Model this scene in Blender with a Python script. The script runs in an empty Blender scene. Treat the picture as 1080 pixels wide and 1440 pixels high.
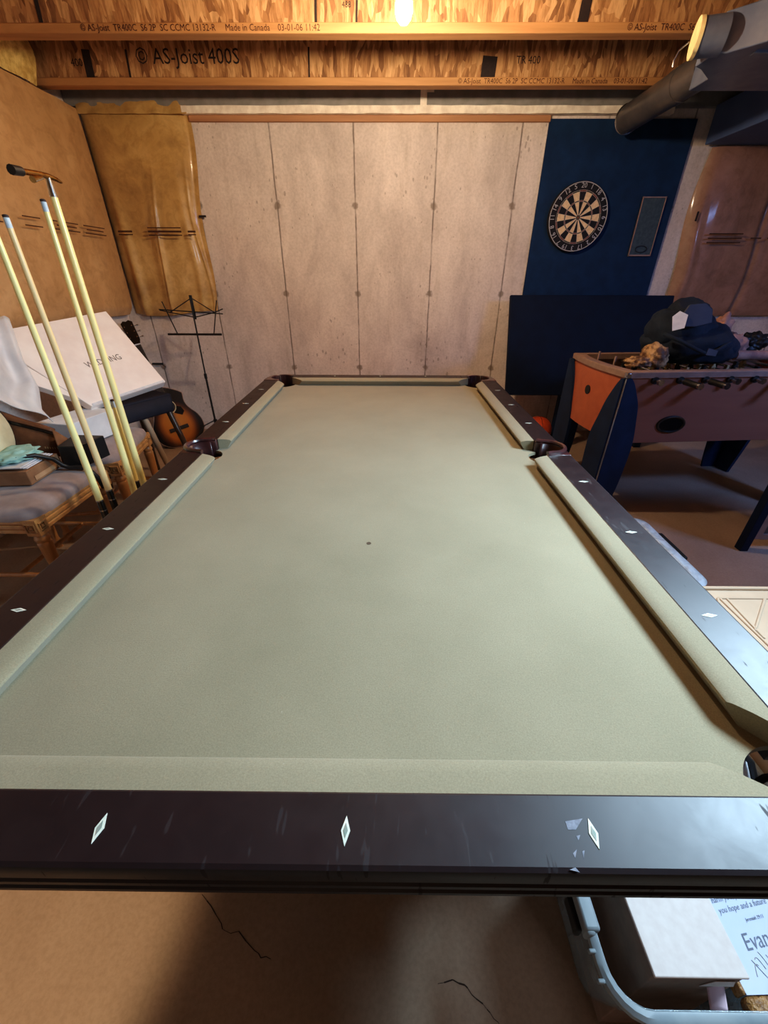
import bpy, bmesh, math, random
from mathutils import Vector, Matrix, noise
random.seed(7)
S = bpy.context.scene
COL = S.collection
V = Vector
PI = math.pi

# ------------------------------------------------------------------ helpers
MATS = {}          # root object -> world matrix

def reg(o, m):
    MATS[o.name] = m

def wmat(o):
    return MATS[o.name]

def tag(o, label=None, cat=None, group=None, kind=None):
    if label: o['label'] = label
    if cat: o['category'] = cat
    if group: o['group'] = group
    if kind: o['kind'] = kind
    return o

def thing(name, label, cat, loc=(0, 0, 0), rz=0, group=None):
    o = bpy.data.objects.new(name, None)
    o.empty_display_size = .05
    COL.objects.link(o)
    o.location = loc
    o.rotation_euler = (0, 0, rz)
    reg(o, Matrix.Translation(loc) @ Matrix.Rotation(rz, 4, 'Z'))
    return tag(o, label, cat, group)

def copy_thing(src, loc, rz=None, label=None):
    def cp(o, parent):
        c = o.copy(); COL.objects.link(c); c.parent = parent
        for ch in o.children: cp(ch, c)
        return c
    c = cp(src, None)
    c.location = loc
    if rz is not None: c.rotation_euler = (0, 0, rz)
    if label: c['label'] = label
    return c

class MB:
    def __init__(s):
        s.bm = bmesh.new(); s.mi = 0
    def face(s, vs):
        try:
            f = s.bm.faces.new(vs); f.material_index = s.mi; return f
        except ValueError:
            return None
    def box(s, c, d, R=None):
        c = V(c); vs = []
        for x in (-.5, .5):
            for y in (-.5, .5):
                for z in (-.5, .5):
                    p = V((x*d[0], y*d[1], z*d[2]))
                    if R is not None: p = R @ p
                    vs.append(s.bm.verts.new(c + p))
        for q in ((0,1,3,2),(4,6,7,5),(0,4,5,1),(2,3,7,6),(0,2,6,4),(1,5,7,3)):
            s.face([vs[i] for i in q])
        return s
    def prism(s, poly, a, b, M=None):
        M = M or Matrix()
        A = [s.bm.verts.new(M @ V((x, y, a))) for x, y in poly]
        B = [s.bm.verts.new(M @ V((x, y, b))) for x, y in poly]
        n = len(poly)
        s.face(A[::-1]); s.face(B)
        for i in range(n):
            j = (i+1) % n
            s.face([A[i], A[j], B[j], B[i]])
        return s
    def loft(s, rings, cap=True, closed=True):
        R = [[s.bm.verts.new(V(p)) for p in r] for r in rings]
        n = len(R[0])
        for a, b in zip(R, R[1:]):
            for i in range(n if closed else n-1):
                j = (i+1) % n
                s.face([a[i], a[j], b[j], b[i]])
        if cap and closed:
            s.face(R[0][::-1]); s.face(R[-1])
        return s
    def tube(s, pts, r, n=10, closed=False):
        pts = [V(p) for p in pts]
        N = len(pts)
        rr = r if isinstance(r, (list, tuple)) else [r]*N
        up = None; rings = []
        for i, p in enumerate(pts):
            if closed: t = pts[(i+1) % N] - pts[i-1]
            else: t = pts[min(i+1, N-1)] - pts[max(i-1, 0)]
            t.normalize()
            if up is None:
                up = V((0, 0, 1)) if abs(t.z) < .9 else V((1, 0, 0))
            u = up - t*up.dot(t); u.normalize(); w = t.cross(u); up = u
            rings.append([p + (u*math.cos(a) + w*math.sin(a))*rr[i] for a in [2*PI*k/n for k in range(n)]])
        if closed:
            rings.append(rings[0])
            return s.loft(rings, cap=False)
        return s.loft(rings)
    def cyl(s, a, b, r0, r1=None, n=16):
        return s.tube([a, b], [r0, r0 if r1 is None else r1], n)
    def lathe(s, prof, M=None, n=24, cap=True):
        M = M or Matrix()
        return s.loft([[M @ V((r*math.cos(2*PI*k/n), r*math.sin(2*PI*k/n), z)) for k in range(n)] for r, z in prof], cap)
    def grid(s, f, nu, nv):
        g = [[s.bm.verts.new(V(f(i/nu, j/nv))) for j in range(nv+1)] for i in range(nu+1)]
        for i in range(nu):
            for j in range(nv):
                s.face([g[i][j], g[i+1][j], g[i+1][j+1], g[i][j+1]])
        return s
    def blob(s, c, r, amp=.1, fr=3, seed=0, sub=3, R=None, flat=None):
        m = bmesh.ops.create_icosphere(s.bm, subdivisions=sub, radius=1)
        c = V(c); r = V(r)
        for v in m['verts']:
            d = v.co.normalized()
            k = 1 + amp*noise.fractal(d*fr + V((seed*7.3, seed*3.1, seed)), 1, 2, 3)
            p = V((d.x*r.x*k, d.y*r.y*k, d.z*r.z*k))
            if flat is not None and p.z < flat: p.z = flat
            if R is not None: p = R @ p
            v.co = c + p
        for v in m['verts']:
            for f in v.link_faces: f.material_index = s.mi
        return s
    def build(s, name, mats, parent=None, smooth=40, bevel=0, seg=2, sub=0, solid=0, local=False, pm=None):
        bmesh.ops.recalc_face_normals(s.bm, faces=s.bm.faces)
        me = bpy.data.meshes.new(name)
        if parent is not None and not local:
            M = pm or wmat(parent)
            bmesh.ops.transform(s.bm, matrix=M.inverted(), verts=s.bm.verts)
        s.bm.to_mesh(me); s.bm.free()
        for m in (mats if isinstance(mats, (list, tuple)) else [mats]): me.materials.append(m)
        o = bpy.data.objects.new(name, me); COL.objects.link(o)
        if parent is not None:
            o.parent = parent
            reg(o, (pm or wmat(parent)))
        else: reg(o, Matrix())
        if smooth:
            me.shade_smooth()
            me.set_sharp_from_angle(angle=math.radians(smooth))
        if solid:
            m = o.modifiers.new('s', 'SOLIDIFY'); m.thickness = solid; m.offset = 0
        if bevel:
            m = o.modifiers.new('b', 'BEVEL'); m.width = bevel; m.segments = seg; m.limit_method = 'ANGLE'; m.angle_limit = math.radians(35)
        if sub:
            m = o.modifiers.new('u', 'SUBSURF'); m.levels = sub; m.render_levels = sub
        return o

def frame(o, x, y, z=None):
    """matrix with origin o and axes x, y (orthonormalised)"""
    x = V(x).normalized(); y = V(y); y = (y - x*y.dot(x)).normalized(); z = x.cross(y)
    return Matrix(((x.x, y.x, z.x, o[0]), (x.y, y.y, z.y, o[1]), (x.z, y.z, z.z, o[2]), (0, 0, 0, 1)))

def text(body, size, M, mat, name, parent, align='CENTER', depth=.0006, sx=1.0, spacing=1.0, shear=0.0):
    cu = bpy.data.curves.new(name, 'FONT')
    cu.body = body; cu.size = size; cu.align_x = align; cu.align_y = 'CENTER'; cu.extrude = depth; cu.resolution_u = 2
    cu.space_character = spacing; cu.shear = shear
    t = bpy.data.objects.new('tmp', cu); COL.objects.link(t)
    dg = bpy.context.evaluated_depsgraph_get()
    me = bpy.data.meshes.new_from_object(t.evaluated_get(dg))
    bpy.data.objects.remove(t); bpy.data.curves.remove(cu)
    me.transform(Matrix.Diagonal((sx, 1, 1, 1)))
    me.transform(wmat(parent).inverted() @ M)
    me.name = name
    me.materials.clear(); me.materials.append(mat)
    o = bpy.data.objects.new(name, me); COL.objects.link(o); o.parent = parent
    reg(o, wmat(parent))
    return o

# ------------------------------------------------------------------ materials
def srgb(r, g, b):
    f = lambda c: (c/12.92 if c <= .04045 else ((c+.055)/1.055)**2.4)
    return (f(r/255), f(g/255), f(b/255), 1)

def newmat(name):
    m = bpy.data.materials.new(name); m.use_nodes = True
    nt = m.node_tree; b = nt.nodes['Principled BSDF']
    return m, nt, b

def N(nt, t, **k):
    n = nt.nodes.new(t)
    for a, v in k.items():
        if a.startswith('i_'): n.inputs[a[2:].replace('_', ' ')].default_value = v
        else: setattr(n, a, v)
    return n

def coords(nt, scale=(1, 1, 1), kind='Object', rot=(0, 0, 0)):
    tc = N(nt, 'ShaderNodeTexCoord'); mp = N(nt, 'ShaderNodeMapping')
    mp.inputs['Scale'].default_value = scale; mp.inputs['Rotation'].default_value = rot
    nt.links.new(tc.outputs[kind], mp.inputs['Vector'])
    return mp.outputs['Vector']

def ramp(nt, fac, stops):
    r = N(nt, 'ShaderNodeValToRGB')
    e = r.color_ramp.elements
    while len(e) < len(stops): e.new(.5)
    for x, (p, c) in zip(e, stops):
        x.position = p; x.color = c if len(c) == 4 else (*c, 1)
    nt.links.new(fac, r.inputs['Fac'])
    return r.outputs['Color']

def noise_tex(nt, vec, scale, detail=4, rough=.55, dist=0):
    n = N(nt, 'ShaderNodeTexNoise'); n.inputs['Scale'].default_value = scale; n.inputs['Detail'].default_value = detail
    n.inputs['Roughness'].default_value = rough; n.inputs['Distortion'].default_value = dist
    nt.links.new(vec, n.inputs['Vector'])
    return n.outputs['Fac']

def mix(nt, fac, a, b, mode='MIX'):
    m = N(nt, 'ShaderNodeMix', data_type='RGBA', blend_type=mode)
    for sock, val in ((m.inputs['Factor'], fac), (m.inputs[6], a), (m.inputs[7], b)):
        if hasattr(val, 'links'): nt.links.new(val, sock)
        else: sock.default_value = val
    return m.outputs[2]

def math_(nt, op, a, b=0.0, c=None):
    m = N(nt, 'ShaderNodeMath', operation=op)
    for i, v in enumerate((a, b, c)):
        if v is None: continue
        if hasattr(v, 'links'): nt.links.new(v, m.inputs[i])
        else: m.inputs[i].default_value = v
    return m.outputs[0]

def bump(nt, b, h, strength=.3, dist=.01):
    n = N(nt, 'ShaderNodeBump'); n.inputs['Strength'].default_value = strength; n.inputs['Distance'].default_value = dist
    nt.links.new(h, n.inputs['Height']); nt.links.new(n.outputs['Normal'], b.inputs['Normal'])

def simple(name, c1, c2=None, scale=8, rough=.5, metal=0, coat=0, stretch=(1, 1, 1), bmp=0, bscale=None, bdist=.003, lo=.35, hi=.65, spec=None, sheen=0, coatr=.1):
    m, nt, b = newmat(name)
    b.inputs['Roughness'].default_value = rough; b.inputs['Metallic'].default_value = metal
    b.inputs['Coat Weight'].default_value = coat; b.inputs['Coat Roughness'].default_value = coatr
    if spec is not None: b.inputs['Specular IOR Level'].default_value = spec
    if sheen: b.inputs['Sheen Weight'].default_value = sheen
    vec = coords(nt, stretch)
    f = noise_tex(nt, vec, scale)
    c2 = c2 or tuple(x*.82 for x in c1[:3]) + (1,)
    nt.links.new(ramp(nt, f, [(lo, c1), (hi, c2)]), b.inputs['Base Color'])
    if bmp:
        bump(nt, b, noise_tex(nt, vec, bscale or scale*4), bmp, bdist)
    return m

# concrete wall with vertical form lines and tie holes
def concrete_wall():
    m, nt, b = newmat('poured_concrete')
    geo = N(nt, 'ShaderNodeNewGeometry')
    P = geo.outputs['Position']
    sx = N(nt, 'ShaderNodeSeparateXYZ'); nt.links.new(P, sx.inputs[0])
    mp = N(nt, 'ShaderNodeMapping'); nt.links.new(P, mp.inputs['Vector']); v = mp.outputs['Vector']
    mp2 = N(nt, 'ShaderNodeMapping'); mp2.inputs['Scale'].default_value = (1.6, 1, .8); nt.links.new(P, mp2.inputs['Vector'])
    base = ramp(nt, noise_tex(nt, mp2.outputs['Vector'], 1.7, 6, .65, .4), [(.3, srgb(190, 177, 172)), (.5, srgb(218, 204, 197)), (.72, srgb(238, 224, 216))])
    fine = ramp(nt, noise_tex(nt, v, 60, 3, .7), [(.35, (.75, .74, .73, 1)), (.6, (1, 1, 1, 1))])
    base = mix(nt, .55, base, fine, 'MULTIPLY')
    # pits
    mp3 = N(nt, 'ShaderNodeMapping'); mp3.inputs['Scale'].default_value = (1, 1, .55); mp3.inputs['Rotation'].default_value = (0, .5, 0); nt.links.new(P, mp3.inputs['Vector'])
    vo = N(nt, 'ShaderNodeTexVoronoi'); vo.inputs['Scale'].default_value = 26; nt.links.new(mp3.outputs['Vector'], vo.inputs['Vector'])
    dens = noise_tex(nt, v, 2.2, 2)
    thr = math_(nt, 'MULTIPLY', math_(nt, 'SUBTRACT', dens, .42), .75)
    pit = math_(nt, 'LESS_THAN', vo.outputs['Distance'], thr)
    base = mix(nt, math_(nt, 'MULTIPLY', pit, .42), base, srgb(105, 92, 82))
    # stains running down
    mp4 = N(nt, 'ShaderNodeMapping'); mp4.inputs['Scale'].default_value = (5, 1, .7); nt.links.new(P, mp4.inputs['Vector'])
    st = ramp(nt, noise_tex(nt, mp4.outputs['Vector'], 1.6, 5, .7), [(.55, (1, 1, 1, 1)), (.75, (.80, .78, .74, 1))])
    base = mix(nt, .8, base, st, 'MULTIPLY')
    # form lines every 0.61 m
    wob = math_(nt, 'MULTIPLY', math_(nt, 'SUBTRACT', noise_tex(nt, v, 6, 3), .5), .012)
    xx = math_(nt, 'ADD', math_(nt, 'ADD', sx.outputs['X'], .2575 + .3048 + 6.096), wob)
    fr = math_(nt, 'ABSOLUTE', math_(nt, 'SUBTRACT', math_(nt, 'MODULO', xx, .6096), .3048))
    line = ramp(nt, fr, [(.0028, (1, 1, 1, 1)), (.0062, (0, 0, 0, 1))])
    lv = N(nt, 'ShaderNodeSeparateColor'); nt.links.new(line, lv.inputs[0])
    lbreak = ramp(nt, noise_tex(nt, v, 9, 3), [(.3, (.35, .35, .35, 1)), (.55, (.9, .9, .9, 1))])
    base = mix(nt, math_(nt, 'MULTIPLY', lv.outputs[0], lbreak), base, srgb(92, 82, 76))
    # ties every 0.6 m
    zz = math_(nt, 'ABSOLUTE', math_(nt, 'SUBTRACT', math_(nt, 'MODULO', math_(nt, 'ADD', sx.outputs['Z'], .302), .602), .301))
    d = math_(nt, 'SQRT', math_(nt, 'ADD', math_(nt, 'POWER', fr, 2), math_(nt, 'POWER', zz, 2)))
    d = math_(nt, 'ADD', d, math_(nt, 'MULTIPLY', math_(nt, 'SUBTRACT', noise_tex(nt, v, 40, 2), .5), .03))
    tie = ramp(nt, d, [(.008, srgb(80, 68, 60)), (.02, srgb(128, 113, 102)), (.026, (1, 1, 1, 1))])
    base = mix(nt, 1, base, tie, 'MULTIPLY') if False else mix(nt, ramp(nt, d, [(.018, (.75, .75, .75, 1)), (.03, (0, 0, 0, 1))]), base, srgb(118, 104, 94))
    nt.links.new(base, b.inputs['Base Color'])
    b.inputs['Roughness'].default_value = .85
    h = math_(nt, 'SUBTRACT', noise_tex(nt, v, 35, 4), math_(nt, 'ADD', math_(nt, 'MULTIPLY', pit, .5), lv.outputs[0]))
    bump(nt, b, h, .35, .004)
    return m

def concrete_floor():
    m, nt, b = newmat('concrete_floor')
    v = coords(nt)
    base = ramp(nt, noise_tex(nt, v, 1.3, 6, .6, .3), [(.3, srgb(150, 128, 108)), (.55, srgb(172, 148, 126)), (.8, srgb(186, 164, 142))])
    sp = ramp(nt, noise_tex(nt, v, 90, 3, .7), [(.35, (.78, .77, .76, 1)), (.6, (1, 1, 1, 1))])
    nt.links.new(mix(nt, .6, base, sp, 'MULTIPLY'), b.inputs['Base Color'])
    b.inputs['Roughness'].default_value = .7
    bump(nt, b, noise_tex(nt, v, 40, 4), .12, .003)
    return m

def felt(name, c1, c2, c3):
    m, nt, b = newmat(name)
    v = coords(nt)
    base = ramp(nt, noise_tex(nt, v, 3, 5, .6), [(.3, c1), (.7, c2)])
    sp = ramp(nt, noise_tex(nt, v, 420, 2, .8), [(.3, (.80, .80, .80, 1)), (.7, (1.12, 1.12, 1.12, 1))])
    base = mix(nt, .8, base, sp, 'MULTIPLY')
    vo = N(nt, 'ShaderNodeTexVoronoi'); vo.inputs['Scale'].default_value = 38; nt.links.new(v, vo.inputs['Vector'])
    thr = math_(nt, 'MULTIPLY', math_(nt, 'SUBTRACT', noise_tex(nt, v, 11, 2), .5), .34)
    base = mix(nt, math_(nt, 'MULTIPLY', math_(nt, 'LESS_THAN', vo.outputs['Distance'], thr), .35), base, c3)
    nt.links.new(base, b.inputs['Base Color'])
    b.inputs['Roughness'].default_value = .95; b.inputs['Specular IOR Level'].default_value = .15
    b.inputs['Sheen Weight'].default_value = .15
    bump(nt, b, noise_tex(nt, v, 500, 2), .15, .001)
    return m

def osb():
    m, nt, b = newmat('strand_board')
    tc = N(nt, 'ShaderNodeTexCoord')
    cols = None
    mp = N(nt, 'ShaderNodeMapping'); mp.inputs['Scale'].default_value = (34, 12, 9); mp.inputs['Rotation'].default_value = (0, .35, 0)
    nt.links.new(tc.outputs['Object'], mp.inputs['Vector'])
    dn = N(nt, 'ShaderNodeTexNoise'); dn.inputs['Scale'].default_value = 3; nt.links.new(tc.outputs['Object'], dn.inputs['Vector'])
    ad = N(nt, 'ShaderNodeVectorMath', operation='MULTIPLY_ADD')
    nt.links.new(dn.outputs['Color'], ad.inputs[0]); ad.inputs[1].default_value = (4, 4, 4); nt.links.new(mp.outputs['Vector'], ad.inputs[2])
    vo = N(nt, 'ShaderNodeTexVoronoi'); vo.inputs['Scale'].default_value = 1.4; nt.links.new(ad.outputs[0], vo.inputs['Vector'])
    sc = N(nt, 'ShaderNodeSeparateColor'); nt.links.new(vo.outputs['Color'], sc.inputs[0])
    c = ramp(nt, sc.outputs[0], [(0, srgb(128, 88, 56)), (.25, srgb(168, 120, 78)), (.6, srgb(190, 142, 96)), (1, srgb(214, 168, 120))])
    mp2 = N(nt, 'ShaderNodeMapping'); mp2.inputs['Scale'].default_value = (60, 8, 9); mp2.inputs['Rotation'].default_value = (0, -.3, 0)
    nt.links.new(tc.outputs['Object'], mp2.inputs['Vector'])
    g = ramp(nt, noise_tex(nt, mp2.outputs['Vector'], 1.2, 4, .7), [(.36, (.5, .45, .4, 1)), (.55, (1, 1, 1, 1))])
    nt.links.new(mix(nt, .75, c, g, 'MULTIPLY'), b.inputs['Base Color'])
    b.inputs['Roughness'].default_value = .75
    bump(nt, b, sc.outputs[1], .25, .004)
    return m

def poly_film(name, c1, c2, c3):
    m, nt, b = newmat(name)
    v = coords(nt)
    base = ramp(nt, noise_tex(nt, v, 3.2, 6, .65, .5), [(.28, c1), (.52, c2), (.75, c3)])
    bl = ramp(nt, noise_tex(nt, v, 13, 4, .7, .6), [(.36, (.72, .68, .6, 1)), (.55, (1, 1, 1, 1))])
    nt.links.new(mix(nt, .6, base, bl, 'MULTIPLY'), b.inputs['Base Color'])
    b.inputs['Roughness'].default_value = .5
    b.inputs['Coat Weight'].default_value = .5; b.inputs['Coat Roughness'].default_value = .09
    mp = N(nt, 'ShaderNodeMapping'); mp.inputs['Scale'].default_value = (1.6, 1.6, .9); nt.links.new(v, mp.inputs['Vector'])
    h = math_(nt, 'ADD', noise_tex(nt, mp.outputs['Vector'], 2.2, 3, .5, .8), math_(nt, 'MULTIPLY', noise_tex(nt, v, 25, 3), .12))
    bump(nt, b, h, .35, .03)
    return m

def wood(name, c1, c2, axis=0, scale=14, rough=.45, coat=.2, bm=.1):
    st = [14, 14, 14]; st[axis] = 1.2
    m, nt, b = newmat(name)
    v = coords(nt, st)
    f = noise_tex(nt, v, scale*.12, 5, .6, .6)
    nt.links.new(ramp(nt, f, [(.3, c1), (.7, c2)]), b.inputs['Base Color'])
    b.inputs['Roughness'].default_value = rough; b.inputs['Coat Weight'].default_value = coat; b.inputs['Coat Roughness'].default_value = .2
    bump(nt, b, f, bm, .003)
    return m

def espresso():
    m, nt, b = newmat('espresso_rail_lacquer')
    v = coords(nt)
    st = coords(nt, (3, 3, 3))
    nt.links.new(ramp(nt, noise_tex(nt, st, 5, 4), [(.3, srgb(27, 14, 18)), (.7, srgb(34, 19, 22))]), b.inputs['Base Color'])
    r = ramp(nt, noise_tex(nt, v, 16, 5, .7, .4), [(.3, (.42, .42, .42, 1)), (.7, (.50, .50, .50, 1))])
    sc = ramp(nt, noise_tex(nt, coords(nt, (30, 6, 6), rot=(0, 0, .6)), 3, 2), [(.66, (0, 0, 0, 1)), (.70, (.25, .25, .25, 1))])
    nt.links.new(mix(nt, 1, r, sc, 'ADD'), b.inputs['Roughness'])
    b.inputs['Specular IOR Level'].default_value = .52
    b.inputs['Coat Weight'].default_value = .0; b.inputs['Coat Roughness'].default_value = .34
    bump(nt, b, noise_tex(nt, v, 60, 3), .03, .001)
    return m

def emit(name, c, s):
    m, nt, b = newmat(name)
    b.inputs['Base Color'].default_value = (1, 1, 1, 1)
    b.inputs['Emission Color'].default_value = c; b.inputs['Emission Strength'].default_value = s
    return m

def clear_plastic(name, tint, rough=.25, alpha=.55):
    m, nt, b = newmat(name)
    v = coords(nt)
    nt.links.new(ramp(nt, noise_tex(nt, v, 16, 3, .5, 1.5), [(.38, tint), (.6, tuple(x*.68 for x in tint[:3])+(1,))]), b.inputs['Base Color'])
    b.inputs['Roughness'].default_value = rough; b.inputs['Alpha'].default_value = alpha
    b.inputs['Coat Weight'].default_value = .3
    return m

def sunburst():
    m, nt, b = newmat('guitar_sunburst')
    tc = N(nt, 'ShaderNodeTexCoord'); mp = N(nt, 'ShaderNodeMapping')
    mp.inputs['Location'].default_value = (0, -.17*4.6, 0); mp.inputs['Scale'].default_value = (5.6, 4.6, 0)
    nt.links.new(tc.outputs['Object'], mp.inputs['Vector'])
    ln = N(nt, 'ShaderNodeVectorMath', operation='LENGTH'); nt.links.new(mp.outputs['Vector'], ln.inputs[0])
    nt.links.new(ramp(nt, ln.outputs['Value'], [(.0, srgb(206, 140, 60)), (.55, srgb(186, 112, 42)), (.78, srgb(84, 40, 18)), (.92, srgb(18, 11, 10))]), b.inputs['Base Color'])
    b.inputs['Roughness'].default_value = .3; b.inputs['Coat Weight'].default_value = .5
    return m

m_conc = concrete_wall()
m_floor = concrete_floor()
m_felt = felt('sage_felt', srgb(135, 125, 101), srgb(148, 137, 112), srgb(178, 170, 148))
m_esp = espresso()
m_espd = simple('espresso_cabinet', srgb(30, 17, 18), srgb(22, 12, 13), rough=.4)
m_leather = simple('brown_pocket_leather', srgb(70, 34, 34), srgb(48, 24, 26), 30, .33, coat=.5, bmp=.15, spec=.6)
m_leatherd = simple('dark_pocket_liner', srgb(26, 18, 18), srgb(18, 12, 12), 30, .5)
m_pearl = simple('pearl_inlay', srgb(236, 236, 220), srgb(214, 222, 206), 60, .25, coat=.4)
m_scuff = simple('worn_lacquer', srgb(120, 122, 136), srgb(92, 94, 108), 200, .6)
m_abalone = simple('abalone_inlay', srgb(128, 150, 138), srgb(150, 150, 140), 160, .3, coat=.3)
m_osb = osb()
m_flange = wood('flange_lumber', srgb(160, 112, 69), srgb(197, 144, 94), 0, 10, .65, 0)
m_ink = simple('stamp_ink', srgb(62, 34, 22), srgb(80, 46, 28), 60, .8)
m_inkd = simple('dark_stamp_ink', srgb(34, 24, 26), srgb(44, 30, 28), 60, .8)
m_subfloor = simple('subfloor_sheathing', srgb(172, 120, 71), srgb(138, 92, 53), 6, .8)
m_rim = simple('grey_rim_band', srgb(144, 140, 138), srgb(126, 124, 121), 12, .7, bmp=.2)
m_white_strip = simple('chalky_white_strip', srgb(255, 245, 229), srgb(229, 215, 199), 20, .8, bmp=.3)
m_sill = wood('sill_lumber', srgb(160, 115, 85), srgb(190, 140, 103), 0, 8, .7, 0)
m_film = poly_film('yellow_poly_film', srgb(166, 130, 80), srgb(202, 162, 102), srgb(228, 192, 132))
m_filmb = poly_film('brown_poly_film', srgb(186, 142, 96), srgb(202, 156, 108), srgb(216, 172, 124))
m_filmr = poly_film('dimmed_poly_film', srgb(135, 101, 83), srgb(158, 119, 99), srgb(172, 133, 112))  # film darkened in its colour for the distance from the bulb
m_filmr.node_tree.nodes['Principled BSDF'].inputs['Coat Weight'].default_value = .2
m_glassw = simple('loose_glass_wool', srgb(236, 204, 128), srgb(193, 154, 85), 22, .95, bmp=.8, bscale=40, bdist=.02)
m_navy = simple('navy_painted_board', srgb(22, 52, 90), srgb(17, 43, 78), 9, .8, spec=.25)
m_navyd = simple('dark_navy_board', srgb(8, 25, 53), srgb(6, 19, 44), 9, .7, spec=.25)
m_black = simple('matte_black', srgb(22, 22, 24), srgb(16, 16, 18), 20, .5)
m_blackg = simple('glossy_black', srgb(18, 17, 18), srgb(12, 12, 12), 20, .22, coat=.4)
m_steel = simple('bright_steel', srgb(196, 196, 198), srgb(170, 170, 172), 20, .22, metal=1)
m_galv = simple('galvanised_sheet', srgb(126, 134, 154), srgb(106, 116, 140), 9, .38, metal=.3, bmp=.15, bscale=6, bdist=.02)  # metal grey tinted bluish to carry the haze of that corner
m_foil = simple('crinkled_foil', srgb(190, 190, 190), srgb(140, 140, 140), 20, .2, metal=1, bmp=1, bscale=35, bdist=.03)
m_pipe = simple('grey_pipe_paint', srgb(115, 108, 105), srgb(96, 92, 92), 9, .36, metal=.5)
m_sduct = simple('haze_tinted_duct', srgb(78, 98, 142), srgb(70, 88, 130), 6, .7)  # blue haze of the upper right put into the duct colour
m_cap = simple('cream_cap_disc', srgb(255, 236, 172), srgb(254, 218, 154), 40, .7)
m_bulb = emit('glowing_bulb_glass', (1, .76, .51, 1), 1200)
m_porc = simple('white_porcelain', srgb(232, 226, 214), None, 10, .3)
m_maple = wood('pale_maple', srgb(254, 225, 147), srgb(255, 248, 177), 2, 10, .35, .4, .02)
m_maple2 = wood('tan_maple', srgb(234, 199, 140), srgb(254, 225, 167), 2, 10, .4, .3, .02)
m_ferrule = simple('white_ferrule', srgb(206, 220, 228), srgb(186, 204, 218), 60, .5)
m_chalk = simple('chalky_tip', srgb(58, 40, 34), srgb(70, 60, 64), 60, .9)
m_brass = simple('aged_brass', srgb(190, 150, 90), srgb(150, 112, 62), 60, .25, metal=1)
m_chairwood = wood('honey_oak', srgb(165, 117, 71), srgb(204, 151, 96), 2, 12, .4, .3)
m_mauve = simple('mauve_upholstery', srgb(156, 138, 133), srgb(140, 121, 119), 16, .75, bmp=.1, bscale=200, sheen=.3)
m_card = simple('brown_cardboard', srgb(152, 112, 82), srgb(134, 96, 68), 14, .85)
m_cardl = simple('tan_cardboard', srgb(186, 148, 112), srgb(170, 132, 98), 14, .85)
m_whitecard = simple('white_carton', srgb(243, 229, 222), srgb(254, 245, 238), 6, .75)
m_cloth = simple('pale_grey_cloth', srgb(227, 227, 229), srgb(206, 206, 211), 8, .9, sheen=.3)
m_paper = simple('white_paper', srgb(226, 226, 230), srgb(208, 208, 216), 30, .8)
m_mint = simple('mint_cloth', srgb(166, 208, 198), srgb(142, 188, 180), 20, .9, bmp=.5, bscale=40)
m_cream = simple('cream_canvas', srgb(222, 212, 178), srgb(206, 196, 162), 18, .85)
m_brownl = simple('brown_leather', srgb(120, 78, 50), srgb(98, 62, 40), 22, .55, bmp=.2)
m_tan = simple('stitching_tan', srgb(202, 168, 120), None, 40, .7)
m_navycush = simple('navy_vinyl', srgb(26, 28, 44), srgb(18, 20, 34), 12, .7, spec=.3)
m_darkwood = wood('dark_walnut', srgb(50, 32, 22), srgb(70, 46, 32), 2, 12, .4, .3)
m_palewood = wood('weathered_wood', srgb(150, 132, 114), srgb(170, 150, 130), 2, 12, .6, 0)
m_sun = sunburst()
m_neck = wood('mahogany_neck', srgb(70, 40, 26), srgb(92, 56, 36), 1, 12, .4, .3)
m_fret = simple('rosewood_fretboard', srgb(40, 28, 24), None, 30, .5)
m_foos = wood('lit_cherry_veneer', srgb(172, 92, 60), srgb(190, 105, 69), 0, 6, .5, .15, .03)  # end panels, bulb-facing brightness put into the colour
m_foosdim = wood('shaded_cherry_veneer', srgb(142, 89, 71), srgb(154, 99, 78), 0, 6, .5, .1, .03)  # same cherry, darker where the bulb only grazes the long sides
m_trim = simple('taupe_top_trim', srgb(156, 128, 115), srgb(140, 115, 103), 20, .45)
m_green = simple('playfield_green', srgb(60, 96, 62), None, 12, .6)
m_legnavy = simple('navy_leg_laminate', srgb(23, 46, 80), srgb(16, 37, 66), 9, .6, spec=.3)
m_jacket = simple('navy_jacket_cloth', srgb(20, 36, 56), srgb(13, 26, 44), 12, .85, bmp=.4, bscale=30, bdist=.01)
m_jacketg = simple('slate_panel_cloth', srgb(66, 72, 88), srgb(58, 64, 80), 12, .8)
m_gold = simple('gold_brown_brocade', srgb(190, 152, 110), srgb(96, 68, 46), 26, .6, bmp=.6, bscale=30, bdist=.01, lo=.42, hi=.58)
m_pink = simple('dusty_pink_cloth', srgb(186, 142, 124), srgb(150, 108, 98), 14, .8, bmp=.5, bscale=24, bdist=.01)
m_orange = simple('orange_ball_rubber', srgb(222, 92, 46), srgb(200, 76, 36), 14, .5, bmp=.3, bscale=120)
m_bluebin = clear_plastic('cloudy_blue_plastic', srgb(214, 230, 248), .3, .85)
m_clearbin = clear_plastic('clear_bin_plastic', srgb(190, 206, 214), .2, .42)
m_rimbin = simple('frosted_bin_rim', srgb(160, 168, 172), srgb(140, 150, 156), 20, .35)
m_ivory = simple('ivory_carton', srgb(184, 156, 130), srgb(176, 148, 122), 8, .85)
m_pinkbox = simple('pale_pink_carton', srgb(216, 200, 192), srgb(208, 190, 182), 60, .8)
m_boxside = simple('brown_carton_side', srgb(150, 122, 104), srgb(128, 102, 86), 20, .85)
m_print = simple('pale_blue_print', srgb(196, 200, 222), srgb(186, 193, 218), 8, .7)
m_printink = simple('grey_script_ink', srgb(112, 114, 130), None, 40, .8)
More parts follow.
